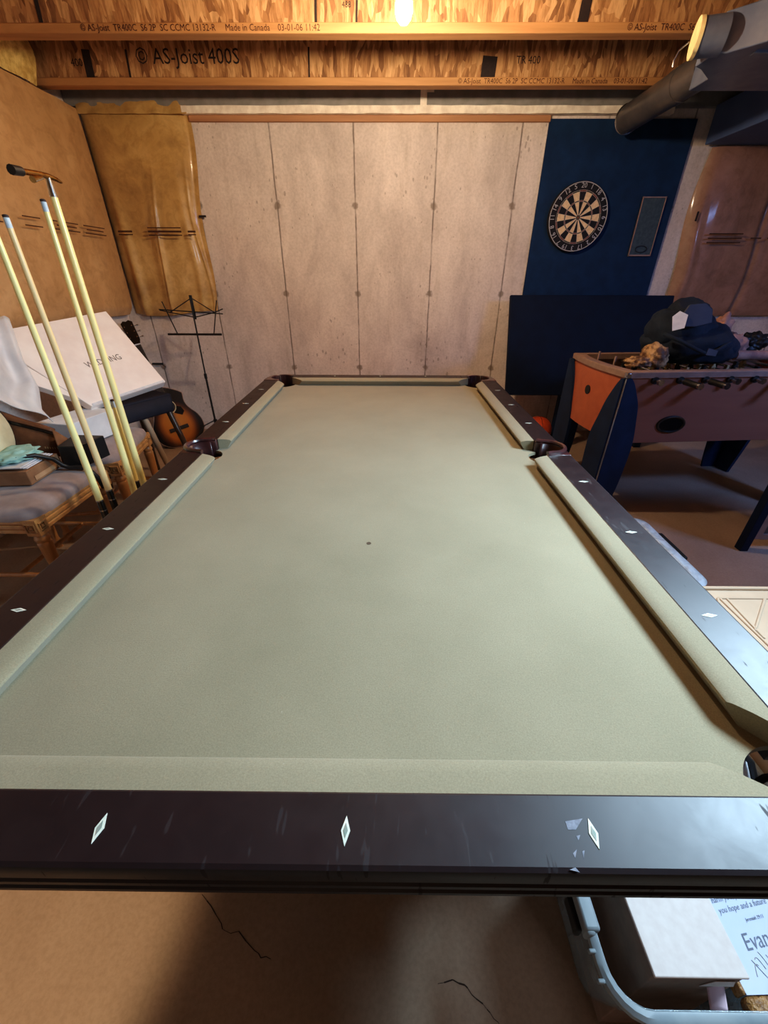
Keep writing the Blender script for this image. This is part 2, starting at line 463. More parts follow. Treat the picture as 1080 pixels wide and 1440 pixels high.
m_goldfrm = simple('carved_gold_wood', srgb(176, 124, 70), srgb(122, 80, 42), 40, .5, bmp=1, bscale=50, bdist=.015, lo=.4, hi=.6)
m_pinkp = simple('pink_paper', srgb(232, 196, 206), None, 12, .8)
m_dartblk = simple('dartboard_black', srgb(26, 24, 34), srgb(20, 19, 28), 60, .85)
m_dartcrm = simple('dartboard_cream', srgb(236, 206, 167), srgb(218, 186, 149), 60, .85)
m_dartred = simple('dartboard_red', srgb(124, 70, 64), None, 60, .85)
m_dartgrn = simple('dartboard_green', srgb(78, 74, 60), None, 60, .85)
m_wire = simple('dull_wire', srgb(196, 192, 192), None, 60, .5, metal=.2)
m_frost = simple('grey_score_sheet', srgb(74, 90, 102), srgb(60, 76, 90), 40, .7, spec=.2)
m_mat_pink = simple('pinkish_mount', srgb(160, 128, 112), srgb(146, 116, 102), 20, .7)
m_pict = simple('dim_picture', srgb(70, 62, 62), srgb(90, 80, 76), 18, .4)
m_crack = simple('crack_dark', srgb(58, 44, 36), None, 30, .9)

# ------------------------------------------------------------------ room
def struct(mb, name, mat, **k):
    o = mb.build(name, mat, **k); o['kind'] = 'structure'; return o

XL, XR, YB, YF, ZC = -2.28, 3.6, 3.92, -3.0, 2.67
floor = struct(MB().box(((XL+XR)/2, (YB+YF)/2, -.06), (XR-XL+.4, YB-YF+.4, .12)), 'floor', m_floor, smooth=0)
struct(MB().box(((XL+XR)/2, YB+.1, 1.3), (XR-XL+.4, .2, 2.76)), 'wall_back', m_conc, smooth=0)
struct(MB().box((XL-.1, (YB+YF)/2, 1.3), (.2, YB-YF, 2.76)), 'wall_left', m_conc, smooth=0)
struct(MB().box((XR+.1, (YB+YF)/2, 1.3), (.2, YB-YF, 2.76)), 'wall_right', m_conc, smooth=0)
struct(MB().box(((XL+XR)/2, YF-.1, 1.3), (XR-XL+.4, .2, 2.76)), 'wall_front', m_conc, smooth=0)
struct(MB().box(((XL+XR)/2, (YB+YF)/2, ZC+.03), (XR-XL+.4, YB-YF+.4, .06)), 'ceiling', m_subfloor, smooth=0)
for nm, pts in (('crack', [(-0.458, 0.387), (-0.428, 0.364), (-0.389, 0.333), (-0.377, 0.318), (-0.346, 0.317), (-0.302, 0.291), (-0.279, 0.279), (-0.258, 0.275)]),
                ('crack', [(0.118, 0.24), (0.153, 0.245), (0.176, 0.242), (0.194, 0.226), (0.212, 0.213), (0.225, 0.201), (0.239, 0.186), (0.247, 0.168)])):
    mb = MB(); pts2 = []
    for (x0, y0), (x1, y1) in zip(pts, pts[1:]):
        for t in (0, .5):
            pts2.append((x0+(x1-x0)*t+random.uniform(-.003, .003), y0+(y1-y0)*t+random.uniform(-.003, .003)))
    pts2.append(pts[-1])
    for i, ((x0, y0), (x1, y1)) in enumerate(zip(pts2, pts2[1:])):
        w = .0004+.0011*random.random()
        d = V((x1-x0, y1-y0, 0)).normalized(); n = V((-d.y, d.x, 0))*w; z = V((0, 0, .0008))
        a, b = V((x0, y0, 0))+z, V((x1, y1, 0))+z
        mb.face([mb.bm.verts.new(q) for q in (a-n, b-n, b+n, a+n)])
    mb.build(nm, m_crack, floor, smooth=0)

# I-joists
def joist(y, texts):
    root = MB()
    root.box(((XL+XR)/2, y+.035, 2.52), (XR-XL-.02, .011, .24))
    # vertical butt seams of the web
    o = root.build('ceiling_joist', m_osb, smooth=0); o['kind'] = 'structure'
    MB().box(((XL+XR)/2, y+.035, 2.389), (XR-XL-.02, .07, .038)).build('bottom_flange', m_flange, o, bevel=.003)
    MB().box(((XL+XR)/2, y+.035, 2.651), (XR-XL-.02, .07, .038)).build('top_flange', m_flange, o, bevel=.003)
    for (s, x, z, size, mat, web) in texts:
        text(s, size, frame((x, y-.0008 if not web else y+.0285, z), (1, 0, 0), (0, 0, 1)), mat, 'printed_text', o, depth=.0003, sx=1.0)
    return o
LINE = '© AS-Joist  TR400C  S6 2P  SC CCMC 13132-R     Made in Canada    03-01-06 11:42'
joist(2.91, [(LINE, -.93, 2.389, .034, m_ink, 0), (LINE, 1.75, 2.389, .034, m_ink, 0), ('488', -.21, 2.475, .03, m_inkd, 1)])
joist(3.55, [(LINE, 1.02, 2.389, .034, m_ink, 0), ('© AS-Joist 400S', -1.25, 2.505, .1, m_inkd, 1), ('TR 400', .86, 2.49, .05, m_inkd, 1), ('400', -1.95, 2.48, .05, m_inkd, 1)])
for y in (2.29, 1.68, 1.07, .46): joist(y, [])

# dark web seams / stamps on the strand board (printing blocks)
for (x, y, w, h) in ((-1.88, 3.578, .05, .13), (-1.63, 3.578, .012, .13), (-.5, 3.578, .01, .14), (.62, 3.578, .09, .1), (-1.72, 2.938, .02, .12), (-.36, 2.938, .012, .13), (-.16, 2.938, .01, .13), (.95, 2.938, .05, .12)):
    o = MB().box((x, y, 2.408+h/2), (w, .001, h), Matrix.Rotation(.06, 3, 'Y')).build('trim_stamp', m_inkd, smooth=0)
    o['kind'] = 'structure'

struct(MB().box(((XL+XR)/2, YB-.02, 2.515), (XR-XL-.01, .05, .31)), 'trim_1', m_rim, smooth=0)
def wavy_strip(z0, z1, y, name, mat, amp):
    mb = MB(); n = 120; rings = []
    for i in range(n+1):
        x = -1.46 + (1.99+1.46)*i/n
        j = amp*noise.noise(V((x*6, z0, 0)))
        rings.append([(x, y, z0+amp*noise.noise(V((x*9, z0*5, 3)))), (x, y, z1+j), (x, YB, z1+j), (x, YB, z0)])
    return struct(mb.loft(rings), name, mat)
wavy_strip(2.321, 2.362, YB-.055, 'trim_2', m_white_strip, .004)
mb = MB(); mb.box((-.14, YB-.012, 2.303), (2.58, .022, .036)); struct(mb, 'trim_3', m_sill, bevel=.003)
br = MB(); br.box((.24, 3.872, 2.425), (.045, .004, .13)); br.box((.285, 3.872, 2.455), (.05, .004, .05))
struct(br, 'trim_4', m_white_strip, smooth=0)

# ------------------------------------------------------------------ insulation
def film_marks(parent, items, mat):
    for M, rows in items:
        for s, size, dy in rows:
            text(s, size, M @ Matrix.Translation((0, dy, 0)), mat, 'printed_text', parent, depth=.0003)

def ins_left(u, v):
    y = -1.2 + u*(3.86+1.2); z = 1.045 + v*(2.345-1.045)
    b = .03*math.sin(PI*v)**.6 + .022*noise.noise(V((y*1.3, z*.9, 0))) + .006*noise.noise(V((y*7, z*3, 4)))
    if v < .04: b -= .03*(1-v/.04)
    z += (.012*noise.noise(V((y*3, 0, 9))) if v < .02 else 0)
    return (-2.2 + b, y, z)
o = MB().grid(ins_left, 120, 36).build('insulation_blanket', m_filmb, smooth=180)
tag(o, 'brown plastic-faced insulation blanket hung along the left wall', 'insulation')
reg(o, Matrix())
for y, w in ((2.2, .2), (2.62, .2), (2.95, .14), (3.25, .24), (3.55, .24)):
    for k, dz in enumerate((.022, .0, -.022)):
        if k == 1 and w < .2: continue
        MB().box((-2.128+.0, y, 1.615+dz), (.003, w*(1 if k != 1 else .8), .006)).build('printed_mark', m_ink, o, smooth=0)

def ins_back(u, v):
    zt = 2.335; z = 1.05 + v*(zt-1.05)
    xr = -1.43 - .05*(1-v) + .015*math.sin(v*9)
    x = -2.2 + u*(xr+2.2)
    pleat = 0
    for c, wd, d in ((.12, .05, .03), (.52, .06, .025), (.54, .014, .02), (.8, .04, .02), (.93, .012, .02)):
        cc = c + .05*math.sin(v*3+c*9)
        pleat += d*math.exp(-((u-cc)/wd)**2)
    b = .055*math.sin(PI*min(1, u*1.05))**.5*(.4+.6*math.sin(PI*v)**.4) + pleat*(.5+.5*math.sin(v*4+1)) + .015*noise.noise(V((x*5, z*1.5, 2)))
    if u > .93: b *= (1-u)/.07*.7+.3
    zz = z - (.02*math.sin(u*5) if v < .02 else 0)
    return (x, YB-.012-b, zz)
o2 = MB().grid(ins_back, 110, 56).build('insulation_blanket', m_film, smooth=180)
tag(o2, 'yellow plastic-faced insulation blanket hung on the back wall beside the left corner', 'insulation')
for x, w in ((-2.05, .11), (-1.74, .26), (-1.53, .06)):
    for dz in ((.024, 0, -.024) if w > .2 else (0, -.02)):
        MB().box((x, YB-.115, 1.63+dz), (w, .003, .007 if dz else .012)).build('printed_mark', m_ink, o2, smooth=0)
MB().box((-1.455, YB-.03, 1.735), (.055, .004, .014)).build('printed_mark', m_inkd, o2, smooth=0)

def ins_right(u, v):
    z = 1.05 + v*(2.15-1.05)
    x = 2.345 + .02*math.sin(v*7) + u*(3.58-2.36)
    b = .06*min(1, u*7)**.5*(.5+.5*math.sin(PI*v)**.5) + .018*noise.noise(V((x*3, z*1.4, 5))) + .03*math.exp(-((u-.06)/.035)**2)*(.6+.4*math.sin(v*5))
    b -= .03*math.exp(-((u-.47)/.012)**2)
    return (x, YB-.012-b, z)
o3 = MB().grid(ins_right, 60, 44).build('insulation_blanket', m_filmr, smooth=180)
tag(o3, 'insulation blanket in shade-dimmed mauve brown on the back wall right of the navy backing board', 'insulation')
for x, w in ((2.62, .26), (2.86, .08), (3.0, .1), (3.3, .25)):
    for dz in ((.028, 0, -.028) if w > .2 else (0,)):
        MB().box((x, YB-.105, 1.595+dz), (w, .003, .008)).build('printed_mark', m_ink, o3, smooth=0)
MB().box((2.365, YB-.08, 1.735), (.012, .004, .06)).build('printed_mark', m_inkd, o3, smooth=0)

def fluff(u, v):
    x = -2.2 + u*.775
    return (x, 3.862 + v*.03 - .012*noise.noise(V((u*9, v*3, 4))), 2.318 + v*.125 + .012*v*noise.noise(V((u*7, v*4, 1))))
f = MB().grid(fluff, 30, 8).build('folded_poly_film', m_film, smooth=180)
tag(f, 'clear yellowish film folded over the ledge above the back left insulation', 'plastic film')
fl = MB()
def flf(u, v):
    y = -1.0 + u*4.5; z = 2.352+v*.31
    return (-2.2 + .06*noise.noise(V((y*3, z*5, 0))) + .05*math.sin(PI*v) - .02*v, y, z)
f = fl.grid(flf, 90, 10).build('rim_insulation', m_glassw, smooth=180)
tag(f, 'fluffy yellow insulation stuffed between the joist ends above the left wall', 'insulation')

# navy backing + dartboard + score sheet
bk = MB().box((1.668, YB-.0105, 1.69), (1.045, .02, 1.225)).build('backing_board', m_navy, bevel=.002)
tag(bk, 'tall navy painted board on the back wall behind the dartboard', 'board')

DC = V((1.466, YB-.0395, 1.728)); DM = frame(DC, (1, 0, 0), (0, 0, 1))   # z axis -> -Y
DM = Matrix.Translation(DC) @ Matrix.Rotation(PI/2, 4, 'X')
d = thing('dartboard', 'round cream and black dartboard hung on the navy board', 'dartboard', (DC.x, DC.y, DC.z))
mb = MB(); mb.lathe([(.2255, -.018), (.2255, .016), (.222, .019), (.17, .019)], DM, 64); mb.build('number_ring_base', m_dartblk, d)
face = MB()
R0 = [.0065, .0165, .099, .107, .160, .170]
def seg(r0, r1, a0, a1, mi):
    face.mi = mi
    n = 4
    pts = [(r0*math.cos(a0+(a1-a0)*i/n), r0*math.sin(a0+(a1-a0)*i/n)) for i in range(n+1)]
    pts += [(r1*math.cos(a1-(a1-a0)*i/n), r1*math.sin(a1-(a1-a0)*i/n)) for i in range(n+1)]
    face.face([face.bm.verts.new(DM @ V((x, y, .0205))) for x, y in pts])
for k in range(20):
    a0 = PI/2 + (k-.5)*PI/10; a1 = a0 + PI/10
    odd = k % 2
    seg(.0165, .099, a0, a1, 0 if not odd else 1)
    seg(.099, .107, a0, a1, 2 if not odd else 3)
    seg(.107, .160, a0, a1, 0 if not odd else 1)
    seg(.160, .170, a0, a1, 2 if not odd else 3)
    seg(.0065, .0165, a0, a1, 3); seg(.0005, .0065, a0, a1, 2)
face.build('scoring_face', [m_dartblk, m_dartcrm, m_dartred, m_dartgrn], d, smooth=0)
w = MB()
for r in (.0165, .099, .107, .160, .170):
    w.tube([DM @ V((r*math.cos(a), r*math.sin(a), .0215)) for a in [2*PI*i/48 for i in range(48)]], .0009, 5, closed=True)
for k in range(20):
    a = PI/2 + (k-.5)*PI/10
    w.cyl(DM @ V((.0165*math.cos(a), .0165*math.sin(a), .0215)), DM @ V((.172*math.cos(a), .172*math.sin(a), .0215)), .0009, n=5)
w.build('wire_web', m_wire, d)
w = MB(); w.tube([DM @ V((.218*math.cos(a), .218*math.sin(a), .021)) for a in [2*PI*i/64 for i in range(64)]], .003, 6, closed=True)
w.build('number_wire', m_wire, d)
for k, nmb in enumerate([20, 5, 12, 9, 14, 11, 8, 16, 7, 19, 3, 17, 2, 15, 10, 6, 13, 4, 18, 1]):
    a = PI/2 + k*PI/10
    p = DM @ V((.196*math.cos(a), .196*math.sin(a), .0215))
    text(str(nmb), .044, frame(p, (math.sin(a), 0, -math.cos(a)), (math.cos(a), 0, math.sin(a))), m_wire, 'number_text', d, depth=.001)
# darts' holes worn on the right: pinkish worn patches
sh = thing('score_sheet', 'tall grey framed sheet mounted right of the dartboard', 'sign', (2.03, YB-.03, 1.67))
MB().box((2.03, YB-.0267, 1.67), (.172, .012, .385)).build('panel', m_frost, sh, bevel=.003)
rimf = MB()
for c, s in (((2.03, YB-.032, 1.857), (.18, .012, .008)), ((2.03, YB-.032, 1.483), (.18, .012, .010)), ((1.944, YB-.032, 1.67), (.006, .012, .385)), ((2.116, YB-.032, 1.67), (.006, .012, .385))):
    rimf.box(c, s)
rimf.build('border', m_trim, sh, bevel=.001)
text('DARTS', .03, frame((2.03, YB-.0346, 1.83), (1, 0, 0), (0, 0, 1)), m_trim, 'heading', sh) if False else None
oval = MB(); oval.tube([(2.03+.045*math.cos(a), YB-.0355, 1.525+.022*math.sin(a)) for a in [2*PI*i/24 for i in range(24)]], .004, 6, closed=True)
oval.build('oval_emblem', m_black, sh)

# ------------------------------------------------------------------ leaning panel, bench, ball
def slab(corners, th, nrm):
    mb = MB(); n = V(nrm).normalized()*th
    A = [mb.bm.verts.new(V(c)) for c in corners]; B = [mb.bm.verts.new(V(c)-n) for c in corners]
    mb.face(A); mb.face(B[::-1])
    for i in range(4): mb.face([A[i], B[i], B[(i+1) % 4], A[(i+1) % 4]])
    return mb
lp = slab([(1.03, 3.56, .442), (2.33, 3.56, .442), (2.33, 3.74, 1.205), (1.0, 3.74, 1.205)], .035, (0, -1, .23)).build('leaning_panel', m_navyd, bevel=.006)
tag(lp, 'large blank dark navy panel propped against the back wall behind the foosball table', 'panel')
bn = thing('low_bench', 'low dark bench under the large navy panel', 'bench', (1.93, 3.62, 0))
MB().box((1.93, 3.62, .412), (.74, .34, .03)).build('top', m_legnavy, bn, bevel=.004)
for x in (1.60, 2.26):
    for y in (3.5, 3.74):
        MB().box((x, y, .199), (.06, .06, .398)).build('leg', m_legnavy, bn, bevel=.004)
ball = thing('orange_ball', 'orange ball on the floor under the navy panel', 'ball', (1.385, 3.6, 0))
mb = MB(); mb.blob((1.385, 3.6, .12), (.12, .12, .12), 0, sub=4); mb.build('ball_skin', m_orange, ball, smooth=180)
mb = MB()
for R in (Matrix(), Matrix.Rotation(PI/2, 3, 'X'), Matrix.Rotation(PI/2, 3, 'Y')):
    mb.tube([V((1.385, 3.6, .12)) + R @ V((.1205*math.cos(a), .1205*math.sin(a), 0)) for a in [2*PI*i/40 for i in range(40)]], .0022, 5, closed=True)
mb.build('seam_line', m_black, ball)

# ------------------------------------------------------------------ pool table
TX, TY = -.044, 1.39
pt = thing('pool_table', 'large pool table with sage green cloth and dark espresso rails', 'pool table', (TX, TY, 0))
HX, HY = .556, 1.094            # cushion noses
JX, JY = .602, 1.141            # cushion / wood joints
OX, OY = .688, 1.216            # outer edges
ZB, ZT = .767, .806
T4 = Matrix.Translation((TX, TY, 0))
def bed_outline():
    hx, hy = .612, 1.15
    sx, sr, cx, cy, cr_ = .626, .058, .600, 1.138, .083
    a = math.acos((sx-hx)/sr)
    side = [(sx+sr*math.cos(t), sr*math.sin(t)) for t in [PI+a - 2*a*i/16 for i in range(17)]]
    b = math.acos((hx-cx)/cr_); c = PI - math.asin((hy-cy)/cr_)
    corner = [(cx+cr_*math.cos(t), cy+cr_*math.sin(t)) for t in [-b + (c-2*PI+b)*i/18 for i in range(19)]]
    return (side + corner + [(-x, y) for x, y in reversed(corner)] + [(-x, y) for x, y in reversed(side)]
            + [(-x, -y) for x, y in corner] + [(x, -y) for x, y in reversed(corner)])
mb = MB(); mb.prism(bed_outline(), ZB-.012, ZB, T4); mb.build('playing_surface', m_felt, pt, smooth=30)
mb = MB(); mb.lathe([(.0005, ZB+.0004), (.006, ZB+.0004), (.006, ZB-.001)], Matrix.Translation((TX, TY-.556, 0)), 16); mb.build('foot_spot', m_black, pt)

CP = [(0, .7930), (.0008, .7965), (.005, .7995), (.020, .8035), (.0455, ZT), (.0465, ZB), (.017, ZB)]
RP = lambda w: [(.0455, .735), (.0455, ZT), (.0475, ZT+.001), (w-.006, ZT+.0012), (w-.0015, ZT-.001), (w, ZT-.005), (w, .790), (w, .781), (w-.006, .777), (w-.006, .774), (w, .770), (w, .763), (w-.006, .759), (w-.006, .756), (w, .752), (w, .746), (w-.008, .740), (w-.008, .735)]
def rail(axis, sign, a, b, ca, cb):
    """cushion + wood. axis 'x': rail on side x=sign*; runs along y from a to b. ca/cb jaw slopes at each end"""
    w = (OX-HX) if axis == 'x' else (OY-HY)
    def P(t, s, z):
        if axis == 'x': return V((TX+sign*(HX+t), TY+s, z))
        return V((TX+s, TY+sign*(HY+t), z))
    mb = MB(); n = 24
    rings = []
    for i in range(n+1):
        f = i/n
        rings.append([P(t, (a+ca*(1-t/.0455)*.0455)*(1-f) + (b-cb*(1-t/.0455)*.0455)*f, z) for t, z in CP])
    mb.loft(rings); mb.build('cushion', m_felt, pt, smooth=24)
    mb = MB(); pr = RP(w)
    mb.loft([[P(t, a, z) for t, z in pr], [P(t, b, z) for t, z in pr]]); mb.build('rail', m_esp, pt, smooth=24)
    return P
s4 = .2794
for sg in (-1, 1):
    rail('x', sg, .072, 1.058, .25, 1.15)
    rail('x', sg, -1.058, -.072, 1.15, .25)
    rail('y', sg, -.535, .535, 1.45, 1.45)
def sight(x, y, along):
    L, W = .0148, .0052
    mb = MB()
    for k, (sc, z) in enumerate(((1, ZT+.0019), (.5, ZT+.0023))):
        mb.mi = k
        pts = [(L*sc, 0), (0, W*sc), (-L*sc, 0), (0, -W*sc)]
        if along == 'y': pts = [(-q, p) for p, q in pts]
        mb.prism([(x+p, y+q) for p, q in pts], z-.0015, z)
    mb.build('diamond_inlay', [m_pearl, m_abalone], pt, smooth=0)
for sg in (-1, 1):
    for k in (-3, -2, -1, 1, 2, 3): sight(TX+sg*.642, TY+k*s4, 'x')
    for k in (-1, 0, 1): sight(TX+k*s4, TY+sg*1.1795, 'y')
for poly_ in [[(0.208, 0.222), (0.229, 0.225), (0.217, 0.214), (0.208, 0.214)], [(0.215, 0.208), (0.22, 0.209), (0.216, 0.204)], [(0.205, 0.192), (0.211, 0.196), (0.206, 0.188)], [(0.196, 0.178), (0.203, 0.18), (0.206, 0.176)], [(0.216, 0.194), (0.219, 0.195), (0.215, 0.188)]]:
    mb = MB(); mb.prism(poly_, ZT+.0008, ZT+.0014); mb.build('scuff_mark', m_scuff, pt, smooth=0)
# corner and side pocket castings
cpoly = [(.688, 1.058), (.688, 1.10), (.685, 1.135), (.677, 1.165), (.662, 1.189), (.640, 1.205), (.612, 1.2145), (.58, OY), (.535, OY)]
cc = (.598, 1.143); cr = .062
inner = [(.535, 1.142), (.548, 1.146)] + [(cc[0]+cr*math.cos(t), cc[1]+cr*math.sin(t)) for t in [math.radians(172-i*(262/20)) for i in range(21)] if True]
inner = inner[:2] + [p for p in inner[2:] if not (p[0] < .59 and p[1] < 1.14)]
inner += [(.6035, 1.066), (.6035, 1.058)]
for sx in (-1, 1):
    for sy in (-1, 1):
        mb = MB(); mb.prism([(TX+sx*x, TY+sy*y) for x, y in cpoly+inner], .738, ZT+.003)
        mb.build('corner_pocket_casting', m_leather, pt, bevel=.004)
        # liner wall and hanging straps
        c = V((TX+sx*cc[0], TY+sy*cc[1], 0)); a0 = math.atan2(sy, sx)
        mb = MB(); r = cr+.002
        mb.grid(lambda u, v: c + V((r*math.cos(a0+(u-.5)*3.7), r*math.sin(a0+(u-.5)*3.7), .70+v*.105)), 24, 2)
        mb.build('pocket_liner', m_leatherd, pt, smooth=180, solid=.004)
        mb = MB()
        for k in range(5):
            a = a0 + (k-2)*1.2566+.55
            mb.tube([c+V((.062*math.cos(a), .062*math.sin(a), .735)), c+V((.056*math.cos(a), .056*math.sin(a), .68)), c+V((.038*math.cos(a), .038*math.sin(a), .62)), c+V((.012*math.cos(a), .012*math.sin(a), .595))], .0042, 6)
        for rr, z in ((.062, .735), (.014, .595)):
            mb.tube([c+V((rr*math.cos(t), rr*math.sin(t), z)) for t in [2*PI*i/24 for i in range(24)]], .005, 6, closed=True)
        mb.build('pocket_net', m_leatherd, pt)
    # side pocket
    c = V((TX+sx*.632, TY, 0)); r = .050
    arc = [(.632+r*math.cos(t), r*math.sin(t)) for t in [math.radians(100-i*200/16) for i in range(17)]]
    poly = [(.603, .073), (.688, .073), (.688, -.073), (.603, -.073), (.603, -.06)] + [(x, y) for x, y in reversed(arc)] + [(.603, .06)]
    mb = MB(); mb.prism([(TX+sx*x, TY+y) for x, y in poly], .738, ZT+.002); mb.build('side_pocket_casting', m_leather, pt, bevel=.004)
    mb = MB()
    path = [(.606, .064)] + [(.632+(r+.004)*math.cos(t), (r+.006)*math.sin(t)) for t in [math.radians(92-i*184/16) for i in range(17)]] + [(.606, -.064)]
    mb.tube([(TX+sx*x, TY+y, ZT+.004) for x, y in path], .008, 8); mb.build('pocket_rim', m_leather, pt)
    mb = MB(); r2 = r+.001; a0 = 0 if sx > 0 else PI
    mb.grid(lambda u, v: c + V((r2*math.cos(a0+(u-.5)*3.6), r2*math.sin(a0+(u-.5)*3.6), .69+v*.112)), 20, 2)
    mb.build('pocket_liner', m_leather, pt, smooth=180, solid=.004)
    mb = MB()
    mb.lathe([(.05, .735), (.05, .66), (.035, .615), (.004, .6)], Matrix.Translation(c), 20, cap=False); mb.build('pocket_net', m_leatherd, pt)
# cabinet and legs
mb = MB()
def ring(hx, hy, z): return [(TX+hx, TY+hy, z), (TX-hx, TY+hy, z), (TX-hx, TY-hy, z), (TX+hx, TY-hy, z)]
mb.loft([ring(.54, 1.045, .737), ring(.54, 1.045, .69), ring(.50, 1.0, .66), ring(.48, .98, .50), ring(.50, 1.0, .48)]); mb.build('cabinet', m_espd, pt, bevel=.006)
for sx in (-1, 1):
    for sy in (-1, 1):
        mb = MB()
        def sq(h, z): return [(TX+sx*.39+h*a, TY+sy*.86+h*b, z) for a, b in ((1, 1), (-1, 1), (-1, -1), (1, -1))]
        mb.loft([sq(.085, .48), sq(.085, .40), sq(.06, .385), sq(.075, .34), sq(.05, .08), sq(.075, .06), sq(.075, 0)]); mb.build('leg', m_espd, pt, bevel=.006)

# ------------------------------------------------------------------ bulb, ducts
bl = thing('light_bulb', 'bare glowing bulb in a white ceiling holder', 'light', (.055, 2.325, 2.17))
M = Matrix.Translation((.055, 2.325, 0))
mb = MB(); mb.lathe([(.055, 2.37), (.055, 2.355), (.04, 2.34), (.026, 2.325), (.024, 2.30), (.018, 2.30)], M, 24); mb.build('lamp_holder', m_porc, bl)
mb = MB(); prof = [(.013, 2.302), (.014, 2.29), (.019, 2.275), (.027, 2.252), (.0315, 2.228), (.031, 2.208), (.025, 2.190), (.014, 2.179), (.004, 2.1755)]
mb.lathe([(r*1.05, z+.011) for r, z in prof], M, 24); mb.build('bulb_glass', m_bulb, bl, smooth=180)

du = thing('main_duct', 'large grey sheet metal duct boxed along the upper right ceiling', 'duct', (1.9, 1.2, 2.2))
mb = MB(); mb.box((1.92, .4, 2.28), (.66, 5.2, .18)); mb.build('duct_trunk', m_galv, du, bevel=.004)
for y in (2.55, 1.3, .1):
    MB().box((1.92, y, 2.274), (.672, .03, .19)).build('seam_band', m_galv, du, bevel=.003)
rg = thing('side_duct', 'shallow dim duct running to the back wall above the mauve insulation', 'duct', (2.9, 2.9, 2.16))
mb = MB(); mb.box((2.86, 2.35, 2.262), (1.16, 3.06, .21)); mb.build('duct_trunk', m_sduct, rg, bevel=.004)
pp = thing('round_pipe', 'round grey pipe running under the joists to the back wall', 'pipe', (1.66, 3.4, 2.28))
mb = MB(); mb.tube([(1.665, 2.999, 2.285), (1.655, 3.4, 2.28), (1.648, 3.80, 2.275)], .08, 32); mb.build('pipe_body', m_pipe, pp, smooth=60)
mb = MB(); mb.tube([(1.648+.081*math.cos(a), 3.795, 2.275+.081*math.sin(a)) for a in [2*PI*i/32 for i in range(32)]], .005, 6, closed=True); mb.build('end_ring', m_steel, pp)
mb = MB(); mb.tube([(1.66, 3.2, 2.282), (1.657, 3.27, 2.281)], .084, 32); mb.build('pipe_collar', m_pipe, pp, smooth=60)
cb = thing('capped_branch_duct', 'short foil branch duct with a round cream cap facing the bulb', 'duct', (1.45, 2.66, 2.2))
ax = V((-1, .28, 0)).normalized(); cen = V((1.345, 2.6, 2.245))
mb = MB(); mb.tube([cen - ax*.11, cen - ax*.01], [.064, .064], 28); mb.build('branch_collar', m_galv, cb, smooth=60)
mb = MB()
def bq(x, hy, hz, dy=0): return [(x, 2.63+dy+hy, 2.25+hz), (x, 2.63+dy-hy, 2.25+hz), (x, 2.63+dy-hy, 2.25-hz), (x, 2.63+dy+hy, 2.25-hz)]
mb.loft([bq(1.43, .07, .062), bq(1.47, .085, .068), bq(1.582, .20, .068)]); mb.build('square_boot', m_galv, cb, bevel=.004)
mb = MB(); mb.tube([cen - ax*.012, cen + ax*.004], .067, 28); mb.build('end_cap', m_cap, cb, smooth=40)
mb = MB(); mb.tube([(1.30, 2.56, 2.22), (1.262, 2.55, 2.192), (1.25, 2.55, 2.16), (1.253, 2.55, 2.14)], .0035, 6); mb.build('wire_hanger', m_steel, cb)
fx = thing('flexible_foil_duct', 'crinkled shiny foil duct above the capped branch', 'duct', (1.3, 2.62, 2.4))
pts = [(1.55, 2.56, 2.43), (1.45, 2.56, 2.45), (1.36, 2.56, 2.48), (1.30, 2.55, 2.53), (1.27, 2.55, 2.63)]
P2 = []
for i in range(len(pts)-1):
    for k in range(10):
        P2.append(V(pts[i]).lerp(V(pts[i+1]), k/10))
mb = MB(); mb.tube(P2, [.04 + .005*(i % 2) for i in range(len(P2))], 20); mb.build('foil_sleeve', m_foil, fx, smooth=30)

# ------------------------------------------------------------------ cues in a floor rack
rk = thing('cue_rack', 'low dark floor rack holding the upright cues beside the pool table', 'rack', (-1.18, 1.5, 0))
MB().box((-1.17, 1.5, .02), (.2, .66, .04)).build('base', m_darkwood, rk, bevel=.006)
for y in (1.19, 1.81): MB().cyl((-1.17, y, .04), (-1.17, y, .33), .014).build('post', m_darkwood, rk)
hl = MB(); hl.box((-1.095, 1.5, .33), (.03, .66, .02)); hl.box((-1.25, 1.5, .33), (.03, .66, .02)); hl.box((-1.17, 1.18, .33), (.15, .03, .02)); hl.box((-1.17, 1.82, .33), (.15, .03, .02))
hl.build('top_frame', m_darkwood, rk, bevel=.004)

def cue(low, high, zblack, ztop, label, rb=.0145, rt=.0066, mat=None, tip=True, name='pool_cue', z0=.042):
    low, high = V(low), V(high); d = (high-low)/(high.z-low.z)
    at = lambda z: low + d*(z-low.z)
    t = thing(name, label, 'cue', tuple(at(z0)), 0, None)
    zt = ztop
    rad = lambda z: rb + (rt-rb)*((z-z0)/(zt-z0))**.9
    mat = mat or m_maple
    if zblack:
        MB().tube([at(z0), at(z0+.01), at(zblack)], [rad(z0)*.85, rad(z0), rad(zblack)], 16).build('butt', m_blackg, t, smooth=60)
        for z in (zblack-.002, zblack-.045):
            MB().tube([at(z-.0025), at(z+.0025)], rad(z)+.0006, 16).build('ring', m_steel, t, smooth=60)
        zs = zblack
    else: zs = z0
    top = zt-.035 if tip else zt
    MB().tube([at(zs+(top-zs)*i/8) for i in range(9)], [rad(zs+(top-zs)*i/8) for i in range(9)], 16).build('shaft', mat, t, smooth=60)
    if tip:
        MB().tube([at(top), at(zt-.008)], [rad(top), rad(zt)], 14).build('ferrule', m_ferrule, t, smooth=60)
        MB().tube([at(zt-.008), at(zt-.002), at(zt)], [rad(zt), rad(zt), rad(zt)*.6], 14).build('tip', m_chalk, t, smooth=60)
    return t, at
